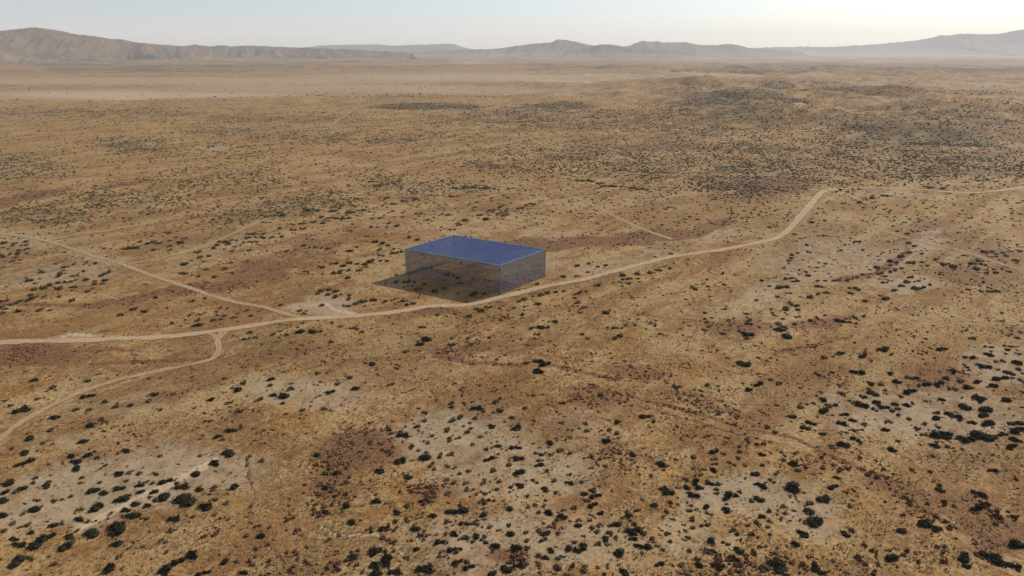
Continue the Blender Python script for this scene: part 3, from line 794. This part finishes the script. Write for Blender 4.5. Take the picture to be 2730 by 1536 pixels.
LOOK_C = [
    (55,348,42), (303,371,50), (463,345,50), (218,396,42), (135,404,25), (105,150,110), (20,150,45), (85,200,70), (375,527,40), (220,518,38), (740,475,70), (785,512,45), (803,525,40), (508,555,45),
    (560,580,42), (378,562,45), (508,626,68), (555,515,60), (150,633,55), (200,625,30), (222,682,50), (90,705,45), (148,710,38), (80,773,55), (135,808,42), (268,828,38), (55,870,45), (280,880,52),
    (345,873,45), (120,922,52), (185,940,40), (460,737,48), (490,780,40), (655,711,60), (820,758,65), (1022,722,50), (1150,735,40), (1155,765,35), (1155,690,55), (1225,635,38), (1348,625,42), (1298,658,42),
    (1300,682,42), (1298,730,40), (1250,762,45), (1335,772,35), (1440,705,55), (1447,773,40), (1530,823,42), (1395,825,55), (1495,868,40), (1148,803,55), (1102,802,25), (1072,800,28), (1070,832,35), (1030,835,25),
    (975,860,45), (1035,880,60), (1110,880,55), (1172,880,45), (985,912,55), (1045,912,65), (930,912,30), (850,912,55), (855,937,75), (1010,953,70), (1160,920,42), (1162,942,38), (1235,965,75), (1280,950,55),
    (1310,935,38), (1415,890,55), (1450,902,60), (1590,910,50), (1375,988,42), (1420,977,58), (880,1000,42), (928,1008,35), (795,1017,58), (1000,1018,38), (1000,1048,42), (1103,1024,60), (1100,1062,50), (1135,1075,35),
    (1222,1040,68), (1022,1108,45), (1098,1135,50), (1440,1087,58), (1570,1015,45), (350,945,55), (420,925,50), (430,955,65), (375,990,45), (412,1012,60), (18,963,40), (20,1020,40), (55,1010,40), (80,1060,40),
    (140,1055,60), (155,1075,45), (228,1085,78), (298,1035,50), (468,1060,55), (625,1085,65), (535,1135,68), (660,1130,45), (315,1137,52), (85,1165,48), (130,1185,65), (205,1183,50), (10,1180,40), (440,1180,48),
    (650,1180,90), (648,1220,55), (490,1215,58), (500,1250,48), (440,1248,45), (355,1260,75), (298,1243,45), (300,1282,70), (110,1230,48), (10,1278,40), (155,1290,58), (110,1333,62), (220,1332,48), (565,1310,80),
    (712,1268,78), (715,1305,35), (800,1262,38), (825,1285,38), (890,1242,40), (970,1170,42), (993,1212,40), (1130,1238,70), (1225,1248,42), (1145,1295,55), (1090,1300,45), (1260,1170,45), (1290,1195,42), (1310,1228,30),
    (1298,1288,60), (1275,1337,75), (1400,1322,50), (1440,1268,50), (1370,1192,50), (1410,1212,40), (1490,1197,45), (1478,1145,50), (1415,1140,35), (195,1392,55), (278,1402,30), (365,1385,45), (355,1412,50), (440,1392,30),
    (500,1385,35), (570,1378,38), (575,1400,35), (605,1428,60), (655,1422,28), (485,1438,45), (810,1375,58), (955,1375,50), (1060,1385,65), (1145,1382,55), (1195,1390,60), (1525,1385,120), (1440,1408,45), (985,1433,45),
    (95,1422,45), (1325,155,70), (1420,122,35), (1490,122,32), (1103,287,40), (1172,292,30), (1178,325,32), (1350,318,60), (1420,285,55), (1535,281,48), (920,298,50), (1028,318,35), (1072,322,32), (1168,460,45),
    (1475,542,42), (1515,573,48), (1495,252,40),
]
LOOK_D = [
    (270,548,60), (310,520,60), (375,582,55), (190,480,60), (345,222,42), (437,210,48), (580,210,65), (783,220,55), (480,90,52), (622,106,60), (745,72,75), (375,120,42), (790,100,35), (1095,65,60),
    (952,97,30), (1380,102,60), (1270,118,80), (1340,172,65), (1170,208,50), (490,337,48), (375,372,55), (325,402,42), (280,404,35), (230,411,50), (405,412,50), (445,408,42), (375,443,75), (495,465,55),
    (500,520,60), (555,500,55), (550,558,42), (520,575,40), (605,558,38), (628,523,48), (585,620,60), (487,643,80), (795,682,65), (820,623,40), (755,557,60), (775,510,45), (665,275,50), (725,280,48),
    (645,313,38), (620,355,48), (680,338,60), (755,318,45), (850,357,38), (755,337,30), (540,387,40), (590,402,70), (685,436,45), (730,420,60), (700,390,60), (785,440,45), (825,465,50), (825,430,40),
    (885,490,40), (860,412,90), (920,398,35), (900,322,70), (825,265,55), (925,245,50), (880,243,40), (960,292,35), (1010,280,60), (1060,280,50), (1100,265,50), (1135,252,50), (1180,318,50), (1210,262,50),
    (1240,300,80), (1310,262,60), (1135,310,40), (1000,383,38), (1060,452,50), (1065,487,65), (985,520,50), (1065,538,38), (940,552,45), (985,590,42), (1095,375,50), (1235,415,75), (1150,467,65), (1210,490,60),
    (1280,515,60), (1320,360,80), (1370,432,90), (1345,470,70), (1365,520,85), (1500,380,65), (1480,205,50), (1460,245,85), (1525,245,40), (1580,260,50), (1545,510,95), (1555,555,85), (1500,430,30), (1090,580,100),
    (1135,605,70), (1235,618,100), (1310,580,85), (1350,600,100), (1465,580,60), (1420,600,50), (1540,617,65), (1050,655,65), (1515,657,65), (1040,718,40), (913,803,45), (1022,812,48), (740,790,40), (1400,805,52),
    (190,765,75), (220,803,48), (190,913,115), (370,975,80), (435,900,60), (465,850,40), (300,1060,70), (305,1112,125), (245,1188,80), (205,1252,60), (510,1188,60), (865,1172,75), (1010,1130,100), (1055,1165,90),
    (785,1337,85), (325,1380,80), (370,1425,60), (1115,1008,55), (1168,1020,40), (1310,1040,70), (1360,1010,60), (1425,1080,65), (1540,1098,55), (1525,1255,120), (1350,1305,80), (1400,1330,90), (1490,1370,110), (1235,1325,90),
    (1255,1390,60), (1560,1400,70), (1310,940,80), (1095,930,60), (558,988,25), (455,1390,30), (1500,50,40), (1500,75,40), (1560,95,40), (1490,97,35), (1425,142,40), (1480,145,40), (1540,145,60), (1570,160,50),
    (1385,55,40), (1545,55,30), (1400,287,60), (1585,215,30), (1515,215,60), (1330,385,60), (1580,420,30), (1440,190,40), (1560,190,40), (1590,330,30),
]
LOOK_E = [
    (1278,625,50), (1395,663,45), (1320,658,35), (1355,695,55), (1278,683,40), (1275,722,55), (1280,750,45), (1165,752,50), (1205,700,60), (1160,690,50), (1120,705,50), (1065,690,40), (1030,735,60), (980,740,60),
    (930,745,45), (795,740,50), (1400,858,65), (1390,925,70), (1535,842,45), (1450,833,35), (1500,812,55), (1570,800,55), (1555,900,50), (1490,765,60), (1620,740,60), (1640,715,45), (1690,690,60), (1730,705,60),
    (1770,675,65), (1855,690,75), (1880,660,50), (1920,690,65), (1945,655,60), (2020,660,60), (2060,655,50), (2125,652,45), (2110,630,35), (1895,630,70), (1960,630,60), (2290,590,50), (2210,600,50), (2115,590,50),
    (2200,555,60), (2280,550,60), (2365,540,55), (2425,505,50), (2500,510,55), (2450,550,50), (2545,515,40), (2140,490,50), (2060,490,60), (2020,500,50), (2330,455,50), (2400,450,45), (2520,460,45), (2120,470,50),
    (1785,730,35), (1690,748,35), (1755,760,40), (1890,755,45), (2160,760,60), (1695,897,50), (1755,850,45), (1750,925,35), (1625,955,55), (1500,952,45), (1560,998,35), (2520,850,80), (2430,880,60), (2550,918,80),
    (2440,935,40), (2310,915,45), (2290,720,60), (2400,735,70), (2470,745,60), (720,850,60), (650,850,30), (555,862,40), (480,882,50), (525,880,35), (300,918,65), (630,912,45), (450,935,70), (485,930,30),
    (440,955,45), (560,947,50), (300,970,35), (525,990,50), (570,980,40), (640,980,60), (220,985,60), (270,1002,50), (455,1000,55), (460,1040,70), (555,1033,60), (545,1060,30), (830,915,55), (800,930,50),
    (770,950,60), (740,985,80), (780,1002,50), (720,1005,60), (705,1040,35), (665,1070,55), (360,1020,70), (330,1035,60), (290,1045,80), (260,1050,50), (235,1092,60), (450,1103,50), (310,1100,80), (240,1115,70),
    (180,1130,80), (130,1150,60), (75,1165,50), (15,1185,50), (50,1195,50), (20,1140,60), (145,1210,60), (310,1202,70), (380,1208,50), (545,1135,65), (20,1230,60), (195,1165,30), (90,840,50), (155,830,40),
    (75,775,120), (30,800,60), (130,700,50), (40,700,60), (200,690,50), (100,720,50), (190,715,50), (215,740,40), (160,755,50), (100,815,40), (345,770,30), (210,780,40), (1430,1245,45), (1515,1243,30),
    (1500,1282,45), (1490,1320,80), (1303,1308,35), (1360,1327,40), (1615,1280,60), (1665,1270,50), (1690,1250,40), (1640,1245,35), (1635,1220,35), (1660,1190,40), (1715,1192,40), (1770,1262,55), (1800,1230,40), (1890,1250,42),
    (1860,1208,40), (1925,1187,30), (1780,1162,50), (1890,1150,40), (1750,1255,30), (2120,1168,55), (2435,1170,45), (2320,1210,50), (2300,1230,50), (2270,1210,50), (2400,1080,50), (2430,1060,70), (2480,1050,60), (2540,1060,70),
    (2480,1085,60), (2520,1105,70), (2560,1090,40), (2500,1300,45), (2290,1305,35), (2250,1335,35), (1870,1380,55), (1855,1425,50), (1930,1408,50), (2060,1390,45), (2120,1365,35), (2175,1390,60), (2270,1370,70), (2370,1370,80),
    (2430,1365,50), (2570,1330,40), (2500,1445,40), (1180,1110,50), (1020,1195,80), (930,1240,60), (1070,1215,60), (1480,1130,100), (1560,1110,60), (1670,1100,50),
]
LOOK_F = [
    (70,465,70), (150,455,60), (40,505,70), (345,360,40), (50,608,60), (510,655,40), (575,675,60), (120,365,50), (300,510,35), (230,515,30), (390,460,30), (460,505,35), (370,550,35), (250,575,70),
    (345,582,40), (425,570,50), (655,525,40), (600,475,30), (570,480,40), (800,490,40), (770,480,30), (835,595,60), (890,565,50), (935,530,40), (1100,520,50), (1030,490,30), (1060,490,30), (1180,485,35),
    (1225,495,40), (1255,485,40), (1210,470,40), (1245,455,30), (1350,438,55), (1400,415,40), (1440,405,50), (1120,455,30), (1155,450,30), (1010,430,35), (1200,430,30), (890,285,100), (960,275,80), (1040,280,70),
    (1120,285,80), (1280,285,60), (240,235,70), (280,265,60), (400,405,60), (480,380,50), (560,370,40), (700,340,70), (850,345,80), (1800,230,60), (1880,235,60), (1990,270,70), (2060,270,60), (2130,275,50),
    (2200,285,50), (2250,290,60), (2300,295,50), (1950,250,50), (2480,428,55), (2360,505,30), (310,700,60), (250,690,60), (350,720,50), (400,745,40), (290,750,50), (410,775,80), (450,765,50), (300,790,70),
    (320,830,70), (240,830,60), (140,855,80), (200,840,60), (60,850,60), (20,910,80), (190,880,40), (130,905,55), (50,960,60), (20,870,60), (120,730,40), (60,760,50), (190,690,30), (410,940,40),
    (425,990,50), (470,995,40), (450,980,40), (510,990,60), (550,1000,50), (540,1025,40), (520,1015,35), (580,1050,50), (550,1045,30), (700,1060,70), (775,1040,55), (790,1055,50), (880,1080,35), (985,1095,50),
    (1000,1075,60), (1080,1080,50), (630,1010,35), (840,945,60), (870,960,60), (800,940,50), (900,1000,40), (730,1240,50), (955,1250,70), (860,1240,40), (1060,1210,80), (1020,1195,50), (1095,1180,45), (1140,1180,40),
    (1200,1190,50), (1310,1185,45), (1340,1140,50), (1480,1157,60), (1380,1120,60), (1440,1100,50), (1500,1090,60), (1560,1080,60), (1620,1065,60), (1680,1060,50), (1760,1090,40), (1800,1075,60), (1850,1065,50), (1755,1115,55),
    (1790,1150,50), (1840,1183,55), (1800,1225,40), (1370,1240,55), (1205,1280,45), (2000,1225,60), (2105,995,35), (2120,985,40), (2150,970,60), (2180,1000,50), (2195,970,40), (2240,970,40), (2245,995,40), (2130,1000,60),
    (1930,1018,60), (1660,1000,40), (1720,985,40), (1770,950,40), (1680,955,50), (1850,920,40), (1470,1030,50), (1470,1010,50), (1540,1000,60), (1320,1055,60), (2490,780,50), (2120,938,60), (2230,930,60), (2330,925,60),
    (2400,905,60), (2470,890,50), (2000,868,50), (1940,880,40), (1870,855,40), (1780,870,50), (2370,805,30), (2280,850,40), (75,1165,90), (130,1150,60), (60,1120,60), (170,1135,60), (250,1130,60), (330,1140,50),
    (390,1130,45), (350,1155,40), (460,1135,60), (490,1165,60), (545,1155,50), (590,1170,50), (180,1175,30), (50,1095,50), (615,1335,60), (320,1360,30), (230,1350,30), (120,1355,50), (160,1370,50), (80,1340,50),
    (20,1340,50), (450,1410,30), (640,1425,90), (840,1420,50), (960,1420,40), (1120,1415,45), (1480,1388,50), (1440,1340,50), (1500,1335,80), (1550,1335,50), (1620,1295,60), (1565,1290,30), (1820,1390,45), (1850,1415,50),
    (2095,1400,55), (2070,1420,50), (2010,1340,40), (2050,1338,50), (2090,1340,50), (2150,1320,40), (2215,1320,40), (2335,1295,45), (2360,1320,60), (2380,1328,40), (2400,1385,40), (1300,1340,30), (1360,1430,30),
]
LOOK_G = [
    (655,580,50), (305,930,40), (400,940,35), (185,978,30), (310,1015,40), (150,1010,30), (200,1030,40), (90,1040,70), (820,790,40), (830,815,45), (795,835,40), (800,855,30), (860,775,40), (940,715,40),
    (950,770,40), (770,888,35), (1020,848,30), (1080,858,40), (1070,875,35), (1010,885,40), (960,880,30), (880,905,30), (940,920,50), (930,942,60), (880,938,30), (605,985,40), (640,965,35), (625,1000,30),
    (650,1025,40), (700,960,30), (790,970,50), (840,965,40), (870,985,40), (830,990,40), (720,1035,70), (790,1030,65), (1030,1028,65), (1015,985,40), (1075,985,50), (1130,985,40), (1180,980,50), (1240,985,40),
    (1310,958,35), (1355,938,40), (1255,1040,50), (1310,1045,60), (1260,1075,55), (1065,1072,55), (1020,1082,55), (970,1100,60), (805,1078,45), (725,1105,65), (555,1130,45), (820,1155,60), (850,1168,60), (780,1195,75),
    (865,1203,55), (670,1203,35), (675,1225,40), (485,1235,45), (500,1280,60), (500,1310,60), (170,1230,50), (215,1265,40), (165,1275,50), (190,1303,45), (170,1355,50), (200,1330,40), (320,1198,40), (345,1280,40),
    (290,1315,30), (690,1245,50), (755,1275,35), (845,1255,40), (850,1317,45), (770,1335,60), (715,1350,75), (750,1355,70), (730,1310,60), (785,1400,80), (780,1415,50), (900,1300,40), (960,1285,60), (985,1305,40),
    (1020,1265,50), (1070,1245,40), (1170,1285,70), (1275,1300,60), (1360,1250,55), (1300,1260,50), (1240,1275,40), (480,1390,80), (450,1370,60), (310,1385,60), (480,1410,60), (1520,1000,45), (1595,1055,55), (1680,995,70),
    (1655,1020,70), (1720,958,50), (1785,983,60), (1780,1035,110), (1750,1042,70), (1870,1012,40), (1540,1118,70), (1480,1095,30), (1380,1138,50), (1600,900,60), (1620,885,60), (1560,915,60), (1500,930,50), (1525,950,50),
    (1470,935,40), (1720,850,60), (1700,855,40), (1650,890,50), (1715,770,60), (1740,725,50), (1710,700,60), (1720,670,70), (1690,780,60), (1640,800,60), (1580,840,60), (1560,865,50), (1480,885,50), (1420,905,40),
    (1690,630,40), (1750,610,60), (1630,612,40), (1585,572,40), (1430,572,30), (1550,690,40), (1500,785,30), (2130,795,50), (2240,830,70), (2260,860,60), (2190,855,60), (2200,885,60), (2060,880,60), (2000,860,70),
    (1960,860,60), (2300,925,60), (2370,925,50), (2340,900,40), (2440,770,100), (2380,785,100), (2310,765,70), (2490,830,60), (2260,765,60), (2560,760,60), (2470,920,50), (2260,995,50), (1845,870,40), (1800,845,40),
    (1900,820,50), (1940,938,40), (1810,780,50), (2310,1040,35), (2315,1065,50), (2390,1068,55), (2155,1052,35), (2105,1072,35), (2255,1068,40), (2400,1225,40), (2475,1355,40), (2540,1375,40), (2480,1390,45), (2520,1415,50),
    (2560,1290,40), (2180,1415,60), (1145,290,35), (1190,300,30), (1840,275,50), (1870,285,50), (1960,290,40), (1335,395,40), (1430,360,40), (1530,345,50), (860,635,40), (880,668,30), (1070,645,40), (1190,755,40),
    (1230,715,40), (1300,690,50), (1340,690,40), (975,545,35), (1075,535,30),
]
BUSHES = []                        # four close looks at the lower part, three at the middle: (x, y, width) in each look's own pixels
for look, lx, ly, lk in ((LOOK_A, 0, 900, 2.279), (LOOK_B, 700, 900, 2.279), (LOOK_C, 1400, 900, 2.279), (LOOK_D, 2030, 900, 2.279),
                         (LOOK_E, 0, 400, 2.83), (LOOK_F, 910, 400, 2.83), (LOOK_G, 1820, 400, 2.83)):
    for qx, qy, qw in look:
        q = (lx + qx / lk, ly + qy / lk, qw / lk)
        if all(abs(q[0] - o[0]) > 9 or abs(q[1] - o[1]) > 6 for o in BUSHES):
            BUSHES.append(q)
BUSHES = np.array(BUSHES)
bx, by = ground_at(BUSHES[:, 0], BUSHES[:, 1] + BUSHES[:, 2] * .1, land)
depth = by * _fw[1] - (ground_z(bx, by) - H_CAM) * _fw[2] * -1
depth = by * _fw[1] + (ground_z(bx, by) - H_CAM) * _fw[2]
bw = BUSHES[:, 2] * depth / F_PX
plants = []                       # (x, y, width, photo x, photo y)
for i in range(len(bx)):
    w = bw[i] * 1.16
    if w > 5.0 and BUSHES[i, 1] < 1150:          # a wide dark mark this far out is several bushes touching
        n = min(4, int(math.ceil(w / 3.0)))
        for k in range(n):
            plants.append((bx[i] + (k - (n - 1) / 2) * w / n * .95 + rng.normal(0, .25), by[i] + rng.normal(0, 1.1), w / n * rng.uniform(.95, 1.35), *BUSHES[i, :2]))
    elif w > 4.1 and BUSHES[i, 1] < 1150:
        for k in (-.5, .5):
            plants.append((bx[i] + k * w * .5, by[i] + rng.normal(0, .6), w * rng.uniform(.5, .75), *BUSHES[i, :2]))
    else:
        plants.append((bx[i], by[i], w, *BUSHES[i, :2]))
plants = np.array(plants)


def track_dist(x, y):
    best = np.full(len(x), 1e9)
    for T in TRACK_PTS:
        for k in range(0, len(T)):
            best = np.minimum(best, np.hypot(x - T[k, 0], y - T[k, 1]) - T[k, 2] / 2)
    return best


keep = track_dist(plants[:, 0], plants[:, 1]) > plants[:, 2] * .3
plants = plants[keep]
app = plants[:, 2] / (plants[:, 1] + 30)
ok = (plants[:, 4] > 845)
order = np.argsort(-np.where(ok, app, 0))
solo, rest = order[:300], order[300:]

PLACES = [(60, 1000, 'above the side track at the left edge'), (190, 1030, 'right beside the curving side track'), (400, 1010, 'on the ochre flat under the side track'), (110, 1150, 'on the brown slope below the side track'),
          (600, 1080, 'in the brown hollow right of the side track'), (770, 990, 'on the small bare clearing above centre left'), (900, 1010, 'on the right rim of that small clearing'),
          (230, 1220, 'on the upper rim of the bare flat, lower left'), (50, 1290, 'where the lower left bare flat leaves frame'), (330, 1280, 'in the middle of the lower left bare flat'), (540, 1220, 'on the upper right tip of that flat'),
          (470, 1330, 'right of the sandy streak, lower left'), (330, 1380, 'under the sandy streak, lower left'), (180, 1370, 'left of the sandy streak, lower left'), (60, 1430, 'in the corner below the bare flat'), (170, 1500, 'along the bottom edge, lower left corner'),
          (480, 1480, 'on golden grass, bottom edge left of centre'), (660, 1420, 'along the dry rill at the bottom'), (850, 1180, 'in the russet patch left of centre'), (880, 1280, 'below the russet patch left of centre'), (880, 1370, 'above the thin white scrape near the bottom'),
          (1010, 1370, 'right of the thin white scrape'), (990, 1470, 'in the thick clump at the bottom centre'), (1060, 1200, 'on the left rim of the central bare patch'), (1040, 1130, 'on the upper left of the central bare patch'), (1210, 1100, 'at the top of the central bare patch'),
          (1310, 1150, 'on the upper right of the central patch'), (1170, 1230, 'in the lower half of the central patch'), (1320, 1250, 'on the right rim of the central patch'), (1200, 1320, 'in the band below the central patch'), (1320, 1330, 'right of the band below the central patch'),
          (1280, 1420, 'in the tight knot near bottom centre'), (1220, 1500, 'at the bottom edge under the knot'), (1380, 1500, 'at the bottom edge right of the knot'), (1480, 1180, 'on speckled reddish ground right of centre'), (1440, 1300, 'in the pale strip right of centre'),
          (1550, 1330, 'in the leaning file right of centre'), (1450, 1400, 'in the open ground below that strip'), (1560, 1420, 'in the loose row near the bottom, right of centre'), (1520, 1510, 'at the bottom edge right of centre'), (1690, 1130, 'in the golden gap right of centre'), (1690, 1240, 'on golden grass above the ring of bushes'),
          (1690, 1420, 'in the gap below the ring of bushes'), (1780, 1310, 'at the left end of the ring of bushes'), (1860, 1290, 'in the ring of bushes on pale soil'), (1960, 1220, 'above the ring of bushes'), (1960, 1320, 'at the right end of the ring of bushes'), (1870, 1370, 'just below the ring of bushes'), (2040, 1290, 'between the ring and the longest bush'),
          (1920, 1460, 'in the group under the ring of bushes'), (1890, 1510, 'at the bottom edge under the ring of bushes'), (2080, 1500, 'at the bottom edge left of the gold patch'), (2040, 1420, 'on russet ground right of the ring'), (2130, 1300, 'next to the longest bush, right'), (2150, 1410, 'left of the bright gold patch'), (2200, 1510, 'at the bottom edge below the gold patch'),
          (2250, 1120, 'on the left fringe of the right thicket'), (2190, 1080, 'at the far left of the right thicket'), (2270, 1190, 'below the left fringe of the thicket'), (2340, 1070, 'on the upper left of the right thicket'), (2400, 1190, 'on the open ground under the thicket'), (2430, 1110, 'in the heart of the right thicket'),
          (2520, 1030, 'along the top of the right thicket'), (2560, 1150, 'in the dark arc under the thicket'), (2640, 1160, 'at the right end of the dark arc'), (2620, 1090, 'on the right side of the thicket'), (2690, 1010, 'by the right edge above the thicket'), (2600, 950, 'on the upper fringe by the right edge'), (2380, 940, 'on ochre grass above the thicket'),
          (2240, 960, 'in the sparse line above the thicket'), (2050, 1000, 'on golden grass left of the sparse line'), (2360, 1480, 'at the bottom edge right of the gold patch'), (2480, 1390, 'beside the grey-green mound, lower right'), (2610, 1350, 'in the brown tangle, lower right'), (2640, 1480, 'in the bottom right corner'), (2440, 1250, 'on russet grass under the right thicket'),
          (1900, 1030, 'on the reddish rise right of centre'), (1560, 1060, 'on the reddish flat right of centre'), (1430, 960, 'by the russet rill right of centre'), (1130, 930, 'on the slope below the road, centre'), (640, 900, 'just right of the track fork'), (2000, 900, 'in the scatter below the right pale flat')]
ORD = ['leftmost', 'second', 'third', 'fourth', 'fifth', 'sixth', 'seventh', 'eighth', 'ninth', 'tenth', 'eleventh', 'twelfth', 'thirteenth', 'fourteenth', 'fifteenth', 'sixteenth', 'seventeenth', 'eighteenth', 'nineteenth', 'twentieth']


def labels_for(P, words_by_size):
    """One label for each plant: its size, its rank from the left and the landmark it stands at."""
    L = np.array([(a, b) for a, b, _ in PLACES], float)
    x = P[:, 3]; y = P[:, 4]
    near = np.argmin(np.hypot(x[:, None] - L[:, 0], (y[:, None] - L[:, 1]) * 1.7), axis=1)
    ap = P[:, 2]
    out = [None] * len(P)
    lo, hi = np.quantile(ap, [.3, .75])
    for k in range(len(PLACES)):
        m = np.where(near == k)[0]
        m = m[np.argsort(x[m])]
        for cls in (0, 1, 2):
            q = [i for i in m if (0 if ap[i] < lo else 2 if ap[i] > hi else 1) == cls]
            for j, i in enumerate(q):
                w = words_by_size[cls]
                if len(q) == 1: t = f'the one {w} {PLACES[k][2]}'
                elif j == len(q) - 1: t = f'rightmost {w} {PLACES[k][2]}'
                elif j == 0: t = f'leftmost {w} {PLACES[k][2]}'
                else: t = f'{w}, {ORD[j]} from left, {PLACES[k][2]}'
                out[i] = t
    return out


P = plants[solo]
lab = labels_for(P, ('small dark bush', 'middling dark bush', 'broad dark bush'))
gz = ground_z(P[:, 0], P[:, 1])
for i in range(len(P)):
    root = bpy.data.objects.new('creosote_bush', None); COL.objects.link(root)
    w = P[i, 2] * rng.uniform(1.0, 1.1)
    root.location = (P[i, 0], P[i, 1], gz[i] - .03)
    root.rotation_euler = (0, 0, rng.normal(0, .5) + (math.pi if rng.uniform() > .5 else 0))
    root.scale = (w * rng.uniform(1.0, 1.25), w * rng.uniform(.8, 1.0), w * rng.uniform(.36, .6))
    tag(root, lab[i], 'bush', 'dark creosote bushes on the open flat')
    link('crown', CROWNS[i % len(CROWNS)], root)
    link('stem', STEMS[i % len(STEMS)], root)

# ---- the rest of the dark bushes, out to the far plain
def wild(n, r0, r1, dens):
    """Candidate places in the sector the land is seen in, kept with the local density."""
    r = np.exp(rng.uniform(math.log(r0), math.log(r1), n)); a = np.radians(rng.uniform(-41, 41, n))
    x, y = r * np.sin(a), r * np.cos(a)
    k = rng.uniform(0, 1, n) < dens(x, y, r)
    return x[k], y[k], r[k]


def scrub_density(x, y, r):
    px, py = photo_px(x, y)
    s = zone(SCRUB, px, py)
    clump = smooth(-.3, .7, fbm(x / 26, y / 60, 3, 61) + .25 * s)
    return np.clip((.10 * (1 - smooth(900, 1500, r) * .7) + .80 * s ** 1.3) * (.25 + .45 * clump), 0, .45) * smooth(250, 420, r)


x1, y1, r1 = wild(420000, 250, 1400, scrub_density)
s1 = rng.uniform(.6, 1.75, len(x1)) * np.clip(.85 + r1 / 1600, 1, 1.6)
x2, y2, r2 = wild(90000, 1300, 3400, lambda x, y, r: scrub_density(x, y, r) * .8)
s2 = rng.uniform(1.8, 4.5, len(x2))


def sprinkle(x, y, r):
    return .55 * smooth(.1, .7, fbm(x / 30, y / 30, 2, 63)) + .08


x3, y3, r3 = wild(3500, 95, 520, sprinkle)
s3 = rng.uniform(.4, 1.15, len(x3))
X = np.concatenate([plants[rest][:, 0], x1, x2, x3]); Y = np.concatenate([plants[rest][:, 1], y1, y2, y3]); S = np.concatenate([plants[rest][:, 2] * 1.05, s1, s2, s3])
k = track_dist(X, Y) > S * .35
k &= (np.abs(X - BOX_XY[0]) > 32) | (np.abs(Y - BOX_XY[1]) > 30) | (np.arange(len(X)) < len(rest))
X, Y, S = X[k], Y[k], S[k]
near = (Y < 330)
NEAR_V = [crown_mesh(900 + i, 40, .9, 0, 1.1) for i in range(7)]
scatter('creosote_scrub', NEAR_V, X[near], Y[near], S[near], rng.uniform(.45, .75, near.sum()), GREEN_FAR, 'scattered dark bushes too many to count across the dry plain', 'scrub')
scatter('distant_scrub', FAR_V, X[~near], Y[~near], S[~near], rng.uniform(.35, .65, (~near).sum()), OLIVE_FAR, 'grey green scrub dotting the far plain up to the hills', 'scrub')

# ---- small russet shrubs
def rust_density(x, y, r):
    px, py = photo_px(x, y)
    s = np.minimum(np.maximum(zone(RUSSET, px, py), line_zone(RUSSET_LINES, px, py) * 1.2), 1.2)
    p_ = zone(PALE, px, py)
    cl = smooth(-.1, .6, fbm(x / 11, y / 11, 3, 67))
    return np.clip((.19 + .8 * s - .12 * p_) * (.1 + .9 * cl), 0, 1)


xr, yr, rr = wild(120000, 88, 520, rust_density)
sr = rng.uniform(.4, 1.25, len(xr)) * (1 + rr / 900)
k = track_dist(xr, yr) > .4
xr, yr, sr = xr[k], yr[k], sr[k]
pxr, pyr = photo_px(xr, yr, ground_z(xr, yr))
inside = (pxr > 10) & (pxr < 2720) & (pyr < 1525)
o_ = np.argsort(-np.where(inside, sr / (yr + 30), 0))
one, many = o_[:300], o_[300:]
Pr = np.stack([xr[one], yr[one], sr[one], pxr[one], pyr[one]], -1)
labr = labels_for(Pr, ('small russet shrub', 'middling russet shrub', 'broad russet shrub'))
for i in range(300):
    o = link('russet_shrub', RUSTS[i % len(RUSTS)])
    o.location = (Pr[i, 0], Pr[i, 1], float(ground_z(Pr[i, 0], Pr[i, 1])) - .02)
    o.rotation_euler = (0, 0, rng.uniform(0, 6.28))
    w = Pr[i, 2]; o.scale = (w * 1.1, w * .95, w * rng.uniform(.7, 1.1))
    tag(o, labr[i], 'shrub', 'low russet shrubs among the grass')
scatter('russet_scrub', RUST_FAR_V, xr[many], yr[many], sr[many], rng.uniform(.7, 1.0, len(many)), RUST_FAR, 'tiny dry reddish brown shrubs thick in the russet patches', 'scrub')

# ---- dry grass
def grass_density(x, y, r):
    px, py = photo_px(x, y)
    p_ = zone(PALE, px, py)
    return np.clip((1 - .85 * p_) * smooth(-.5, .5, fbm(x / 7, y / 7, 2, 69)), 0, 1)


xg, yg, rg = wild(95000, 88, 330, grass_density)
k = track_dist(xg, yg) > .3
xg, yg, rg = xg[k], yg[k], rg[k]
tuft = []
for s in range(5):
    q = np.random.default_rng(40 + s); V, F_ = [], []
    for b in range(5):
        a = q.uniform(0, 6.28); ln = q.uniform(.6, 1.1); r0 = q.uniform(0, .25)
        base = np.array([math.cos(a) * r0, math.sin(a) * r0, 0]); side = np.array([-math.sin(a), math.cos(a), 0]) * .16
        V += [base - side, base + side, base + np.array([math.cos(a) * .45, math.sin(a) * .45, .75]) * ln]
        F_.append([b * 3, b * 3 + 1, b * 3 + 2])
    tuft.append((np.array(V), np.array(F_)))
scatter('dry_grass', tuft, xg, yg, rng.uniform(.18, .42, len(xg)) * (1 + rg / 500), np.full(len(xg), .8), STRAW, 'dry straw coloured grass tufts covering the flat', 'grass')

# ------------------------------------------------------------------ the air
nth = NT('pale_haze')
vol = nth.n('ShaderNodeVolumePrincipled')
vol.inputs['Color'].default_value = (*HAZE_ALBEDO, 1)
vol.inputs['Density'].default_value = HAZE_DENSITY
vol.inputs['Anisotropy'].default_value = HAZE_ANISO
nth.t.links.new(vol.outputs[0], nth.out.inputs['Volume'])
hv = np.array([(a, b, d) for d in (-160, 720) for a, b in ((-25500, -25500), (25500, -25500), (25500, 25500), (-25500, 25500))], float)
hf = np.array([[3, 2, 1, 0], [4, 5, 6, 7], [0, 1, 5, 4], [1, 2, 6, 5], [2, 3, 7, 6], [3, 0, 4, 7]])
tag(link('haze', mesh_from('haze', hv, hf, nth.m)), kind='stuff')
